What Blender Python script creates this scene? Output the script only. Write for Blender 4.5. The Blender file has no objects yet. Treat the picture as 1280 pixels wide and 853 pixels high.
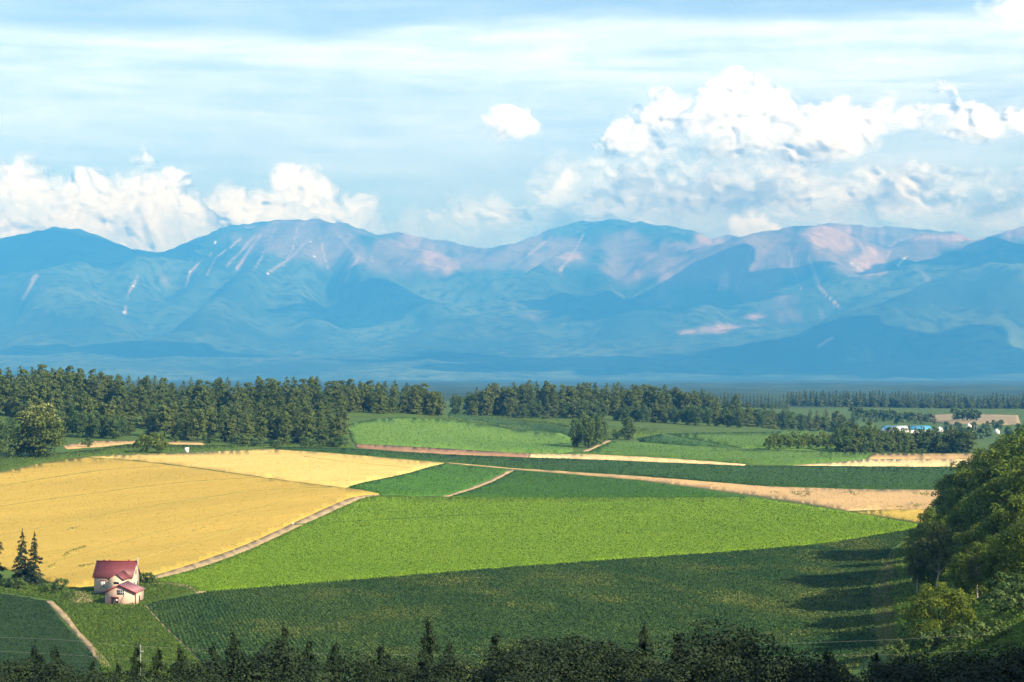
import bpy, math, random
import numpy as np
from mathutils import Vector, geometry as mgeo

R = math.radians
scene = bpy.context.scene
col = scene.collection

# ------------------------------------------------------------------ camera
F, CX, Y0, CZ = 2489.0, 640.0, 470.0, 47.0      # focal length in photo pixels, principal column, horizon row, eye height
cam_d = bpy.data.cameras.new('camera')
cam = bpy.data.objects.new('camera', cam_d); col.objects.link(cam)
cam_d.sensor_width = 36.0; cam_d.lens = 36.0 * F / 1280.0
cam_d.shift_y = (Y0 - 426.5) / 1280.0
cam_d.clip_start = 0.5; cam_d.clip_end = 90000
cam.location = (0, 0, CZ); cam.rotation_euler = (R(90), 0, 0)
scene.camera = cam

# ------------------------------------------------------------------ sun, sky, exposure
SUN_EL, SUN_AZ = R(32), R(-36)                   # azimuth measured from +X (right of the view), negative = behind the camera
to_sun = Vector((math.cos(SUN_EL) * math.cos(SUN_AZ), math.cos(SUN_EL) * math.sin(SUN_AZ), math.sin(SUN_EL)))
sd = bpy.data.lights.new('sun', 'SUN'); sd.energy = 5.0; sd.angle = R(0.5); sd.color = (1.0, 0.87, 0.66)
sun = bpy.data.objects.new('sun', sd); col.objects.link(sun)
sun.rotation_euler = to_sun.to_track_quat('Z', 'Y').to_euler()

def N(nt, typ, **kw):
    n = nt.nodes.new(typ)
    for k, v in kw.items():
        if k.startswith('i_'):
            key = k[2:]
            key = int(key) if key.isdigit() else key
            n.inputs[key].default_value = v
        else:
            setattr(n, k, v)
    return n
def L(nt, a, b, ai=0, bi=0):
    nt.links.new(a.outputs[ai], b.inputs[bi])
def math_node(nt, op, a, b=None, clamp=False):
    n = nt.nodes.new('ShaderNodeMath'); n.operation = op; n.use_clamp = clamp
    for k, v in enumerate((a, b)):
        if v is None: continue
        if isinstance(v, (int, float)): n.inputs[k].default_value = v
        else: nt.links.new(v, n.inputs[k])
    return n.outputs[0]
def ramp(nt, src, stops, interp='LINEAR'):
    n = nt.nodes.new('ShaderNodeValToRGB'); cr = n.color_ramp; cr.interpolation = interp
    while len(cr.elements) < len(stops): cr.elements.new(0.5)
    for e, (p, c) in zip(cr.elements, stops):
        e.position = p; e.color = (*c, 1) if len(c) == 3 else c
    nt.links.new(src, n.inputs[0])
    return n.outputs[0]
def mixc(nt, fac, a, b, mode='MIX'):
    n = nt.nodes.new('ShaderNodeMix'); n.data_type = 'RGBA'; n.blend_type = mode
    for idx, v in ((0, fac), (6, a), (7, b)):
        if isinstance(v, (int, float)): n.inputs[idx].default_value = v
        elif isinstance(v, tuple): n.inputs[idx].default_value = (*v, 1)
        else: nt.links.new(v, n.inputs[idx])
    return n.outputs[2]

world = bpy.data.worlds.new('World'); scene.world = world; world.use_nodes = True
nt = world.node_tree; nt.nodes.clear()
sky = N(nt, 'ShaderNodeTexSky', sky_type='NISHITA', sun_disc=False)
sky.sun_elevation = SUN_EL; sky.sun_rotation = R(90) - SUN_AZ
sky.altitude = 250; sky.air_density = 1.0; sky.dust_density = 0.25; sky.ozone_density = 3.0
tc = N(nt, 'ShaderNodeTexCoord')
sep = N(nt, 'ShaderNodeSeparateXYZ'); L(nt, tc, sep, 0, 0)
dx_, dy_, dz_ = sep.outputs
# direction as bearing and height above the horizon; the weather repeats, mirrored, all round the horizon
BEAR = 2489.0
az = math_node(nt, 'MULTIPLY', math_node(nt, 'ARCTAN2', dx_, dy_), BEAR)
az = math_node(nt, 'SUBTRACT', math_node(nt, 'PINGPONG', math_node(nt, 'ADD', az, 760.0), 1520.0), 760.0)
hor = math_node(nt, 'SQRT', math_node(nt, 'ADD', math_node(nt, 'MULTIPLY', dx_, dx_), math_node(nt, 'MULTIPLY', dy_, dy_)))
el = math_node(nt, 'MULTIPLY', math_node(nt, 'DIVIDE', dz_, math_node(nt, 'MAXIMUM', hor, 0.02)), BEAR)
def sky_vec(sa, se, oa=0.0, oe=0.0, z=0.0):
    n = N(nt, 'ShaderNodeCombineXYZ')
    nt.links.new(math_node(nt, 'MULTIPLY', math_node(nt, 'ADD', az, oa), sa), n.inputs[0]); nt.links.new(math_node(nt, 'MULTIPLY', math_node(nt, 'ADD', el, oe), se), n.inputs[1])
    n.inputs[2].default_value = z
    return n.outputs[0]
def sky_noise(vec, detail=6.0, rough=0.55, dist=0.0):
    n = N(nt, 'ShaderNodeTexNoise'); n.inputs['Scale'].default_value = 1.0; n.inputs['Detail'].default_value = detail
    n.inputs['Roughness'].default_value = rough; n.inputs['Distortion'].default_value = dist
    nt.links.new(vec, n.inputs['Vector']); return n.outputs[0]
def sm(src, a, b):
    n = N(nt, 'ShaderNodeMapRange', interpolation_type='SMOOTHSTEP'); nt.links.new(src, n.inputs[0])
    n.inputs[1].default_value = a; n.inputs[2].default_value = b; return n.outputs[0]
def add(a, b): return math_node(nt, 'ADD', a, b)
def sub(a, b): return math_node(nt, 'SUBTRACT', a, b)
def mul(a, b): return math_node(nt, 'MULTIPLY', a, b)
def curve(pts):
    """piecewise height along the bearing: pts (photo column, photo row) -> height above the horizon"""
    n = N(nt, 'ShaderNodeMapRange'); nt.links.new(az, n.inputs[0]); n.inputs[1].default_value = -760; n.inputs[2].default_value = 760
    P = []
    for px, py in pts:
        P.append(((BEAR * math.atan((px - 640) / BEAR) + 760) / 1520, (Y0_ - py) / 500.0))
    fc = N(nt, 'ShaderNodeFloatCurve'); cv = fc.mapping.curves[0]
    P.sort()
    if P[0][0] > 0.001: P.insert(0, (0.0, P[0][1]))
    if P[-1][0] < 0.999: P.append((1.0, P[-1][1]))
    cv.points[0].location = P[0]; cv.points[1].location = P[-1]
    for p in P[1:-1]: cv.points.new(*p)
    fc.mapping.update(); nt.links.new(n.outputs[0], fc.inputs['Value'])
    return mul(fc.outputs[0], 500.0)
Y0_ = 470.0
# thin high sheet, streaked along the horizon, with a wavy upper edge
edge = add(el, mul(sub(sky_noise(sky_vec(1 / 420, 1 / 110, 50, 0, 3.0), 2.0), 0.5), 46.0))
edge_c = curve([(-120, 30), (0, 49), (200, 46), (300, 38), (420, 42), (520, 30), (640, 18), (760, 16), (900, 22), (1100, 20), (1280, 24), (1400, 30)])
sheet = add(mul(sm(sub(edge_c, edge), -10.0, 18.0), 0.62), 0.38)
streak = sky_noise(sky_vec(1 / 330, 1 / 26, 0, 0, 1.0), 4.0, 0.6, 0.5)
patch = sky_noise(sky_vec(1 / 75, 1 / 22, 0, 0, 5.0), 3.0, 0.55, 0.0)
band = sky_noise(sky_vec(1 / 600, 1 / 70, 0, 0, 9.0), 2.0, 0.5)
thin = add(add(mul(streak, 0.75), mul(patch, 0.35)), mul(band, 0.7))
thin = sm(thin, 0.62, 1.22)
thin = mul(mul(sheet, add(mul(thin, 0.66), 0.40)), add(mul(sm(el, 120.0, 420.0), 0.55), 0.45))
c = mixc(nt, thin, sky.outputs[0], (9.9, 10.9, 12.6))
bg = N(nt, 'ShaderNodeBackground'); bg.inputs['Strength'].default_value = 0.075
nt.links.new(c, bg.inputs['Color'])
wo = N(nt, 'ShaderNodeOutputWorld'); L(nt, bg, wo)
world.cycles.sampling_method = 'MANUAL'; world.cycles.sample_map_resolution = 512

vs = scene.view_settings
vs.view_transform = 'Standard'; vs.look = 'None'; vs.gamma = 1.0; vs.use_curve_mapping = False; vs.exposure = 1.14
cy = scene.cycles
cy.max_bounces = 8; cy.diffuse_bounces = 3; cy.glossy_bounces = 2; cy.transmission_bounces = 4
cy.transparent_max_bounces = 8; cy.volume_bounces = 0
cy.use_denoising = True
cy.caustics_reflective = False; cy.caustics_refractive = False

# ------------------------------------------------------------------ helpers
def tag(o, label=None, cat=None, group=None, kind=None):
    if label: o['label'] = label
    if cat: o['category'] = cat
    if group: o['group'] = group
    if kind: o['kind'] = kind
    return o
def fast_mesh(name, V, Fc, smooth=False):
    V = np.asarray(V, np.float32); me = bpy.data.meshes.new(name)
    blocks = Fc if isinstance(Fc, list) and isinstance(Fc[0], np.ndarray) else [np.array(Fc)]
    blocks = [np.asarray(b, np.int32) for b in blocks if len(b)]
    nl = sum(b.size for b in blocks); npoly = sum(len(b) for b in blocks)
    me.vertices.add(len(V)); me.vertices.foreach_set('co', V.ravel())
    me.loops.add(nl); me.loops.foreach_set('vertex_index', np.concatenate([b.ravel() for b in blocks]))
    starts = []; s = 0
    for b in blocks:
        k = b.shape[1]; starts.append(s + np.arange(len(b)) * k); s += b.size
    me.polygons.add(npoly); me.polygons.foreach_set('loop_start', np.concatenate(starts).astype(np.int32))
    if smooth: me.polygons.foreach_set('use_smooth', np.ones(npoly, bool))
    me.update(calc_edges=True); me.validate()
    return me
def link(name, me, mat=None, parent=None):
    o = bpy.data.objects.new(name, me); col.objects.link(o)
    if mat is not None and not me.materials: me.materials.append(mat)
    if parent is not None: o.parent = parent
    return o
def empty(name, loc=(0, 0, 0), rz=0.0):
    o = bpy.data.objects.new(name, None); col.objects.link(o); o.location = loc; o.rotation_euler = (0, 0, rz)
    o.empty_display_size = 0.5
    return o

# gradient noise in numpy
_perm = np.random.RandomState(7).permutation(512)
def _hash(ix, iy):
    return _perm[(_perm[ix & 511] + iy) & 511]
def pnoise(x, y):
    x = np.asarray(x, float); y = np.asarray(y, float)
    xi = np.floor(x).astype(int); yi = np.floor(y).astype(int); xf = x - xi; yf = y - yi
    u = xf * xf * xf * (xf * (xf * 6 - 15) + 10); v = yf * yf * yf * (yf * (yf * 6 - 15) + 10)
    def g(ix, iy, dx, dy):
        a = _hash(ix, iy) * (2 * math.pi / 512); return np.cos(a) * dx + np.sin(a) * dy
    n00 = g(xi, yi, xf, yf); n10 = g(xi + 1, yi, xf - 1, yf); n01 = g(xi, yi + 1, xf, yf - 1); n11 = g(xi + 1, yi + 1, xf - 1, yf - 1)
    return ((n00 * (1 - u) + n10 * u) * (1 - v) + (n01 * (1 - u) + n11 * u) * v) * 1.5
def fbm(x, y, oct=5, gain=0.5, lac=2.03):
    s = 0; a = 1.0
    for _ in range(oct):
        s = s + a * pnoise(x, y); x = x * lac + 17.3; y = y * lac + 5.1; a *= gain
    return s
def ridged(x, y, oct=5, gain=0.5, lac=2.03):
    s = 0; a = 1.0; w = 1.0
    for _ in range(oct):
        n = 1 - np.abs(pnoise(x, y)); n = n * n * w; w = np.clip(n * 1.6, 0, 1)
        s = s + a * n; x = x * lac + 17.3; y = y * lac + 5.1; a *= gain
    return s
def sstep(a, b, x):
    t = np.clip((x - a) / (b - a), 0, 1); return t * t * (3 - 2 * t)

# ------------------------------------------------------------------ the lie of the land
# survey points (column, row, distance) of ground seen in the view, and (column, distance, height) of ground around it
seen = [(640, 800, 339), (640, 760, 386), (640, 720, 448), (640, 690, 508), (640, 650, 610), (640, 620, 690), (640, 600, 765), (640, 580, 850),
        (640, 565, 930), (640, 545, 1080), (640, 530, 1290), (300, 800, 339), (900, 800, 341), (900, 740, 420), (900, 690, 510), (900, 620, 690), (900, 600, 770), (900, 580, 870),
        (100, 720, 436), (100, 650, 555), (100, 600, 670), (100, 568, 790), (145, 756, 392), (145, 735, 416), (0, 760, 385), (60, 828, 318), (35, 730, 425), (0, 590, 690),
        (300, 700, 478), (300, 640, 590), (300, 590, 715), (300, 562, 850), (300, 553, 930), (430, 610, 680), (430, 558, 895),
        (560, 522, 1150), (480, 524, 1090), (445, 540, 980), (730, 556, 1000), (880, 537, 1240), (700, 521, 1360), (880, 557, 990),
        (1000, 640, 610), (1140, 652, 570), (1180, 612, 720), (1180, 585, 855), (1200, 569, 990), (1060, 580, 875), (1000, 561, 1000), (1140, 567, 1030),
        (950, 545, 1160), (1040, 540, 1250), (1150, 545, 1700), (1060, 548, 1500), (1250, 529, 2050), (1180, 515, 2350), (1000, 509, 2450), (800, 504, 2500),
        (60, 545, 930), (180, 551, 900), (1080, 760, 380), (1090, 700, 480), (1060, 810, 325)]
ctrl = [(px, math.log(d), CZ - (py - Y0) * d / F) for px, py, d in seen]
for px in (-900, -200, 640, 1300, 2200):
    ctrl += [(px, math.log(6), 45.2), (px, math.log(20), 42 if px < 2000 else 45), (px, math.log(40), 36.5 if px < 2000 else 43), (px, math.log(80), 27 if px < 2000 else 40)]
ctrl += [(px, math.log(d), z) for px, d, z in
         [(0, 120, 21.5), (400, 120, 21.5), (800, 120, 21.5), (1280, 120, 21.5), (0, 200, 8), (640, 200, 8), (1100, 200, 9), (1280, 210, 14), (640, 265, 4), (100, 265, 3), (1080, 265, 5),
          (1280, 300, 15), (1280, 360, 16), (1280, 430, 14), (1280, 520, 10), (1180, 350, 7), (1200, 420, 8), (1420, 350, 24), (1550, 420, 26), (1420, 600, 18), (1500, 210, 30), (1650, 200, 42), (1500, 120, 28), (2200, 300, 34), (2200, 900, 25),
          (1420, 900, 12), (1420, 1500, 0), (-300, 400, 9), (-300, 700, 20), (-300, 1000, 28), (-300, 200, 12), (-900, 400, 16), (-900, 1000, 28), (-900, 120, 25),
          (60, 1120, 35), (200, 1130, 26), (350, 1130, 27), (500, 1230, 26), (560, 1400, 20), (60, 1400, 30), (300, 1500, 20), (760, 1500, 20), (900, 1500, 12),
          (-900, 2500, 12), (-300, 2500, 12), (300, 2500, 12), (600, 2500, 12), (1500, 2500, 4), (2200, 2500, 6),
          (-900, 4500, 2), (100, 4500, 2), (640, 4500, 0), (1200, 4500, 0), (2200, 4500, 2), (-900, 9000, 0), (0, 9000, 0), (640, 9000, 0), (1280, 9000, 0), (2200, 9000, 0),
          (0, 30000, 0), (1280, 30000, 0), (-900, 30000, 0), (2200, 30000, 0)]]
ctrl = np.array(ctrl)
SU, SV = 420.0, 0.42
def _tk(d2):
    return 0.5 * d2 * np.log(d2 + 1e-9)
_cu, _cv, _cz = ctrl[:, 0] / SU, ctrl[:, 1] / SV, ctrl[:, 2]
_n = len(ctrl)
_K = _tk((_cu[:, None] - _cu) ** 2 + (_cv[:, None] - _cv) ** 2) + np.eye(_n) * 0.012
_P = np.stack([np.ones(_n), _cu, _cv], 1)
_sol = np.linalg.solve(np.block([[_K, _P], [_P.T, np.zeros((3, 3))]]), np.concatenate([_cz, np.zeros(3)]))
def h_uv(px, Y):
    px = np.asarray(px, float); Y = np.asarray(Y, float)
    sh = np.broadcast(px, Y).shape
    u = np.broadcast_to(np.clip(px, -900, 2200), sh).ravel() / SU; v = np.log(np.broadcast_to(np.maximum(Y, 5.0), sh)).ravel() / SV
    out = np.full(u.shape, _sol[_n])
    out = out + _sol[_n + 1] * u + _sol[_n + 2] * v
    for k in range(_n):
        out += _sol[k] * _tk((u - _cu[k]) ** 2 + (v - _cv[k]) ** 2)
    return out.reshape(sh)
def ground_z(X, Y):
    X = np.asarray(X, float); Y = np.asarray(Y, float)
    return h_uv(CX + F * X / np.maximum(Y, 1.0), Y)
# where the view meets the ground, tabulated
_pxs = np.arange(-240, 1521, 8.0); _ly = np.linspace(math.log(215), math.log(2600), 520)
_H = h_uv(_pxs[:, None], np.exp(_ly)[None, :])
def _table(c):
    t = Y0 + (CZ - _H - c) * F / np.exp(_ly)[None, :]
    return np.minimum.accumulate(t, axis=1)
_tabs = {}
def pix_Y(px, py, c=0.0):
    """distance at which the view through photo point (px, py) meets the ground raised by c"""
    if c not in _tabs: _tabs[c] = _table(c)
    T = _tabs[c]; px = np.atleast_1d(np.asarray(px, float)); py = np.atleast_1d(np.asarray(py, float))
    f = np.clip((px - _pxs[0]) / 8.0, 0, len(_pxs) - 1.001); i = f.astype(int); w = f - i
    out = np.empty(len(px))
    order = np.argsort(i, kind='stable')
    ii = i[order]; st = np.searchsorted(ii, np.arange(len(_pxs) + 1))
    for k in np.unique(ii):
        sel = order[st[k]:st[k + 1]]
        a = np.interp(py[sel], T[k][::-1], _ly[::-1]); b = np.interp(py[sel], T[k + 1][::-1], _ly[::-1])
        out[sel] = a * (1 - w[sel]) + b * w[sel]
    return np.exp(out)
def pix_world(px, py, c=0.0):
    Y = pix_Y(px, py, c); px = np.atleast_1d(np.asarray(px, float))
    X = (px - CX) * Y / F
    return np.stack([X, Y, h_uv(px, Y) + c], 1)
def at(px, Y):
    X = (px - CX) * Y / F
    return Vector((X, Y, float(h_uv(px, Y))))

# ------------------------------------------------------------------ ground materials
def base_mat(name, rough=0.95):
    m = bpy.data.materials.new(name); m.use_nodes = True; t = m.node_tree
    b = t.nodes['Principled BSDF']; b.inputs['Roughness'].default_value = rough
    b.inputs['Specular IOR Level'].default_value = 0.15
    return m, t, b
def pos_noise(t, scale, detail=4, rough=0.55, stretch=(1, 1, 1), rot=0.0, dist=0.0):
    g = N(t, 'ShaderNodeNewGeometry')
    mp = N(t, 'ShaderNodeMapping'); mp.vector_type = 'TEXTURE'
    mp.inputs['Scale'].default_value = tuple(1 / q for q in stretch); mp.inputs['Rotation'].default_value = (0, 0, rot)
    L(t, g, mp)
    n = N(t, 'ShaderNodeTexNoise'); n.inputs['Scale'].default_value = scale; n.inputs['Detail'].default_value = detail
    n.inputs['Roughness'].default_value = rough; n.inputs['Distortion'].default_value = dist
    L(t, mp, n)
    return n.outputs[0]
def field_mat(name, a, b_, scale=0.05, fine=1.5, a2=None, stretch=(1, 1, 1), rot=0.0, bump=0.3, island=True, translucent=0.0, rng=0.35):
    """two tones in broad patches, a third in fine grain, a little variation from plant to plant"""
    m, t, b = base_mat(name)
    big = pos_noise(t, scale, 4, 0.55, stretch, rot)
    c = mixc(t, ramp(t, big, [(0.35, (0, 0, 0)), (0.68, (1, 1, 1))]), a, b_)
    fn = pos_noise(t, fine, 5, 0.65, stretch, rot)
    if a2: c = mixc(t, ramp(t, fn, [(0.45, (0, 0, 0)), (0.72, (1, 1, 1))]), c, a2)
    if island:
        g = N(t, 'ShaderNodeNewGeometry')
        v = ramp(t, g.outputs['Random Per Island'], [(0, (1 - rng,) * 3), (1, (1 + rng,) * 3)])
        c = mixc(t, 1.0, c, v, 'MULTIPLY')
    t.links.new(c, b.inputs['Base Color'])
    if bump:
        bp = N(t, 'ShaderNodeBump'); bp.inputs['Strength'].default_value = bump; bp.inputs['Distance'].default_value = 0.3
        t.links.new(fn, bp.inputs['Height']); L(t, bp, b, 0, b.inputs.find('Normal'))
    if translucent:
        tr = N(t, 'ShaderNodeBsdfTranslucent'); t.links.new(c, tr.inputs['Color'])
        mx = N(t, 'ShaderNodeMixShader'); mx.inputs[0].default_value = translucent
        out = t.nodes['Material Output']; L(t, b, mx, 0, 1); L(t, tr, mx, 0, 2); L(t, mx, out)
    return m

M = {}
M['grass'] = field_mat('verge_grass', (0.070, 0.115, 0.018), (0.045, 0.085, 0.014), 0.09, 1.2, (0.11, 0.13, 0.035), bump=0.6, island=False)
M['far_forest'] = field_mat('distant_forest', (0.030, 0.060, 0.020), (0.055, 0.085, 0.030), 0.0025, 0.03, (0.025, 0.05, 0.02), bump=0.0, island=False)
M['wheat_a'] = field_mat('ripe_wheat', (0.455, 0.310, 0.058), (0.375, 0.262, 0.048), 0.05, 0.8, (0.33, 0.255, 0.045), (1, 0.05, 1), R(-28), bump=0.25, rng=0.13)
M['wheat_b'] = field_mat('pale_ripe_wheat', (0.62, 0.435, 0.14), (0.54, 0.375, 0.105), 0.04, 0.6, (0.48, 0.35, 0.09), (1, 0.06, 1), R(-28), bump=0.2, rng=0.12)
M['straw'] = field_mat('pale_straw', (0.60, 0.44, 0.22), (0.54, 0.39, 0.18), 0.03, 0.6, (0.46, 0.34, 0.15), bump=0.2, rng=0.2)
M['tan'] = field_mat('shaded_tan_field', (0.24, 0.19, 0.11), (0.20, 0.17, 0.10), 0.01, 0.1, bump=0.0, island=False)  # far field's tan dulled to carry a cloud shadow in its colour
M['lodged'] = field_mat('lodged_wheat', (0.31, 0.25, 0.055), (0.25, 0.21, 0.045), 0.3, 1.0, bump=0.3, rng=0.3)
M['weeds'] = field_mat('rough_grass', (0.085, 0.155, 0.020), (0.055, 0.115, 0.016), 0.12, 1.0, (0.13, 0.15, 0.035), bump=0.5, translucent=0.3, rng=0.35)
M['stubble'] = field_mat('stubble', (0.46, 0.29, 0.13), (0.38, 0.25, 0.11), 0.03, 0.6, (0.30, 0.22, 0.09), bump=0.2, rng=0.2)
M['soil_red'] = field_mat('red_brown_soil', (0.27, 0.155, 0.085), (0.22, 0.13, 0.07), 0.03, 0.5, bump=0.2, island=False)
M['crop_bright'] = field_mat('bright_green_leaves', (0.122, 0.205, 0.011), (0.094, 0.178, 0.011), 0.02, 0.9, (0.145, 0.21, 0.013), bump=0.3, translucent=0.25, rng=0.45)
M['crop_mid'] = field_mat('mid_green_leaves', (0.058, 0.155, 0.020), (0.048, 0.125, 0.018), 0.02, 0.7, (0.07, 0.16, 0.02), bump=0.25, translucent=0.25, rng=0.35)
M['crop_light'] = field_mat('light_green_leaves', (0.105, 0.20, 0.033), (0.075, 0.165, 0.030), 0.008, 0.5, (0.13, 0.20, 0.04), bump=0.2, translucent=0.2, rng=0.25)
M['crop_dark'] = field_mat('dark_green_leaves', (0.034, 0.086, 0.020), (0.027, 0.070, 0.016), 0.02, 0.6, (0.045, 0.085, 0.022), bump=0.3, translucent=0.2, rng=0.45)
M['crop_shaded'] = field_mat('shaded_green_leaves', (0.018, 0.044, 0.012), (0.014, 0.036, 0.010), 0.03, 0.8, (0.026, 0.052, 0.018), bump=0.3, translucent=0.15, rng=0.4)  # lower-left crop, its colour darkened to stand for the shade lying there
M['dirt'] = field_mat('dirt_track', (0.36, 0.26, 0.15), (0.28, 0.20, 0.11), 0.15, 1.5, (0.16, 0.15, 0.06), bump=0.4, island=False)
M['soil_dark'] = field_mat('bare_soil', (0.055, 0.040, 0.024), (0.07, 0.048, 0.028), 0.15, 1.2, (0.06, 0.065, 0.025), bump=0.6, island=False)

def row_crop_mat(name, rot):
    m, t, b = base_mat(name)
    big = pos_noise(t, 0.035, 4, 0.6, (1, 0.22, 1), rot)
    c = mixc(t, ramp(t, big, [(0.38, (0, 0, 0)), (0.62, (1, 1, 1))]), (0.034, 0.080, 0.022), (0.060, 0.104, 0.026))
    g = N(t, 'ShaderNodeNewGeometry'); r = g.outputs['Random Per Island']
    pat = pos_noise(t, 0.05, 3, 0.6, (1, 0.5, 1), rot)
    yel = math_node(t, 'MULTIPLY', ramp(t, pat, [(0.5, (0, 0, 0)), (0.66, (1, 1, 1))]), ramp(t, r, [(0.55, (0, 0, 0)), (0.75, (1, 1, 1))]))
    c = mixc(t, yel, c, (0.15, 0.17, 0.035))
    c = mixc(t, 1.0, c, ramp(t, r, [(0, (0.55,) * 3), (1, (1.35,) * 3)]), 'MULTIPLY')
    t.links.new(c, b.inputs['Base Color'])
    tr = N(t, 'ShaderNodeBsdfTranslucent'); t.links.new(c, tr.inputs['Color'])
    mx = N(t, 'ShaderNodeMixShader'); mx.inputs[0].default_value = 0.2
    out = t.nodes['Material Output']; L(t, b, mx, 0, 1); L(t, tr, mx, 0, 2); L(t, mx, out)
    return m
ROW = R(12)                                        # rows run towards the camera, a little to the right
M['crop_rows'] = row_crop_mat('row_crop_leaves', ROW)

# ------------------------------------------------------------------ the ground, one sheet to the horizon
gs = np.concatenate([np.linspace(-1.0, -0.30, 30)[:-1], np.linspace(-0.30, 0.30, 190), np.linspace(0.30, 1.0, 30)[1:]])
gy = np.concatenate([np.linspace(-260, 100, 60)[:-1], np.exp(np.linspace(math.log(100), math.log(42400), 390))])
GS, GY = np.meshgrid(gs, gy)
GX = GS * np.maximum(GY, 160)
GZ = ground_z(GX, np.maximum(GY, 5))
far = sstep(1900, 3000, GY)
GZ = GZ + far * (fbm(GX / 900, GY / 900, 4) * 14) * (1 - sstep(17000, 29000, GY))
nr, nc = GX.shape
idx = np.arange(nr * nc).reshape(nr, nc)
quads = np.stack([idx[:-1, :-1], idx[:-1, 1:], idx[1:, 1:], idx[1:, :-1]], -1).reshape(-1, 4)
gm, t, b = base_mat('land')
big = pos_noise(t, 0.06, 4); fn = pos_noise(t, 1.1, 5, 0.65)
c = mixc(t, ramp(t, big, [(0.38, (0, 0, 0)), (0.65, (1, 1, 1))]), (0.060, 0.110, 0.016), (0.040, 0.080, 0.013))
c = mixc(t, ramp(t, fn, [(0.5, (0, 0, 0)), (0.8, (1, 1, 1))]), c, (0.115, 0.125, 0.036))
fo = mixc(t, ramp(t, pos_noise(t, 0.004, 5, 0.6), [(0.42, (0, 0, 0)), (0.6, (1, 1, 1))]), (0.022, 0.048, 0.018), (0.05, 0.085, 0.03))
fo = mixc(t, ramp(t, pos_noise(t, 0.05, 3, 0.7), [(0.4, (0, 0, 0)), (0.7, (1, 1, 1))]), fo, (0.018, 0.036, 0.014))
g = N(t, 'ShaderNodeNewGeometry'); sp = N(t, 'ShaderNodeSeparateXYZ'); L(t, g, sp)
far_f = N(t, 'ShaderNodeMapRange'); t.links.new(sp.outputs[1], far_f.inputs[0]); far_f.inputs[1].default_value = 2450; far_f.inputs[2].default_value = 2600
c = mixc(t, far_f.outputs[0], c, fo)
t.links.new(c, b.inputs['Base Color'])
bp = N(t, 'ShaderNodeBump'); bp.inputs['Strength'].default_value = 0.6; bp.inputs['Distance'].default_value = 0.3
t.links.new(fn, bp.inputs['Height']); L(t, bp, b, 0, b.inputs.find('Normal'))
M['land'] = gm
ground = link('ground', fast_mesh('ground', np.stack([GX, GY, GZ], -1).reshape(-1, 3), quads, True), gm)
tag(ground, kind='structure')

# ------------------------------------------------------------------ leaf facets
def facets(P, Nrm, size, rng, aspect=1.0, jit=0.5):
    """one small quad per point, lying roughly square to Nrm; returns verts, quads"""
    n = len(P)
    Nrm = Nrm + rng.normal(0, jit, (n, 3)); Nrm /= np.linalg.norm(Nrm, axis=1, keepdims=True) + 1e-9
    a = rng.normal(0, 1, (n, 3)); T = np.cross(Nrm, a); T /= np.linalg.norm(T, axis=1, keepdims=True) + 1e-9
    B = np.cross(Nrm, T)
    s = np.broadcast_to(np.asarray(size, float), (n,))[:, None] * rng.uniform(0.7, 1.3, (n, 1)) * 0.5
    T = T * s; B = B * s * aspect
    V = np.stack([P - T - B * 0.3, P - B, P + T + B * 0.2, P + B], 1).reshape(-1, 3)
    return V, np.arange(4 * n).reshape(n, 4)

# ------------------------------------------------------------------ fields
def inside(poly, x, y):
    poly = np.asarray(poly, float); r = np.zeros(len(x), bool); j = len(poly) - 1
    for i in range(len(poly)):
        xi, yi = poly[i]; xj, yj = poly[j]
        c = ((yi > y) != (yj > y)) & (x < (xj - xi) * (y - yi) / (yj - yi + 1e-12) + xi)
        r ^= c; j = i
    return r
def densify(poly, step=5.0, wob=0.35, seed=1):
    out = []; n = len(poly); rs = np.random.RandomState(seed)
    for i in range(n):
        a = np.array(poly[i], float); b_ = np.array(poly[(i + 1) % n], float); d = np.linalg.norm(b_ - a); k = max(1, int(d / step))
        for q in range(k):
            p = a + (b_ - a) * q / k
            if q: p = p + np.array([0, rs.normal(0, wob * 0.5)])
            out.append(p)
    return out
def smooth_curve(pts, per=4):
    """Catmull-Rom through the points (open)"""
    P = [np.array(p, float) for p in pts]; P = [2 * P[0] - P[1]] + P + [2 * P[-1] - P[-2]]; out = []
    for i in range(1, len(P) - 2):
        for q in range(per):
            t_ = q / per
            out.append(0.5 * ((2 * P[i]) + (-P[i - 1] + P[i + 1]) * t_ + (2 * P[i - 1] - 5 * P[i] + 4 * P[i + 1] - P[i + 2]) * t_ ** 2 + (-P[i - 1] + 3 * P[i] - 3 * P[i + 1] + P[i + 2]) * t_ ** 3))
    out.append(P[-2])
    return out
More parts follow.
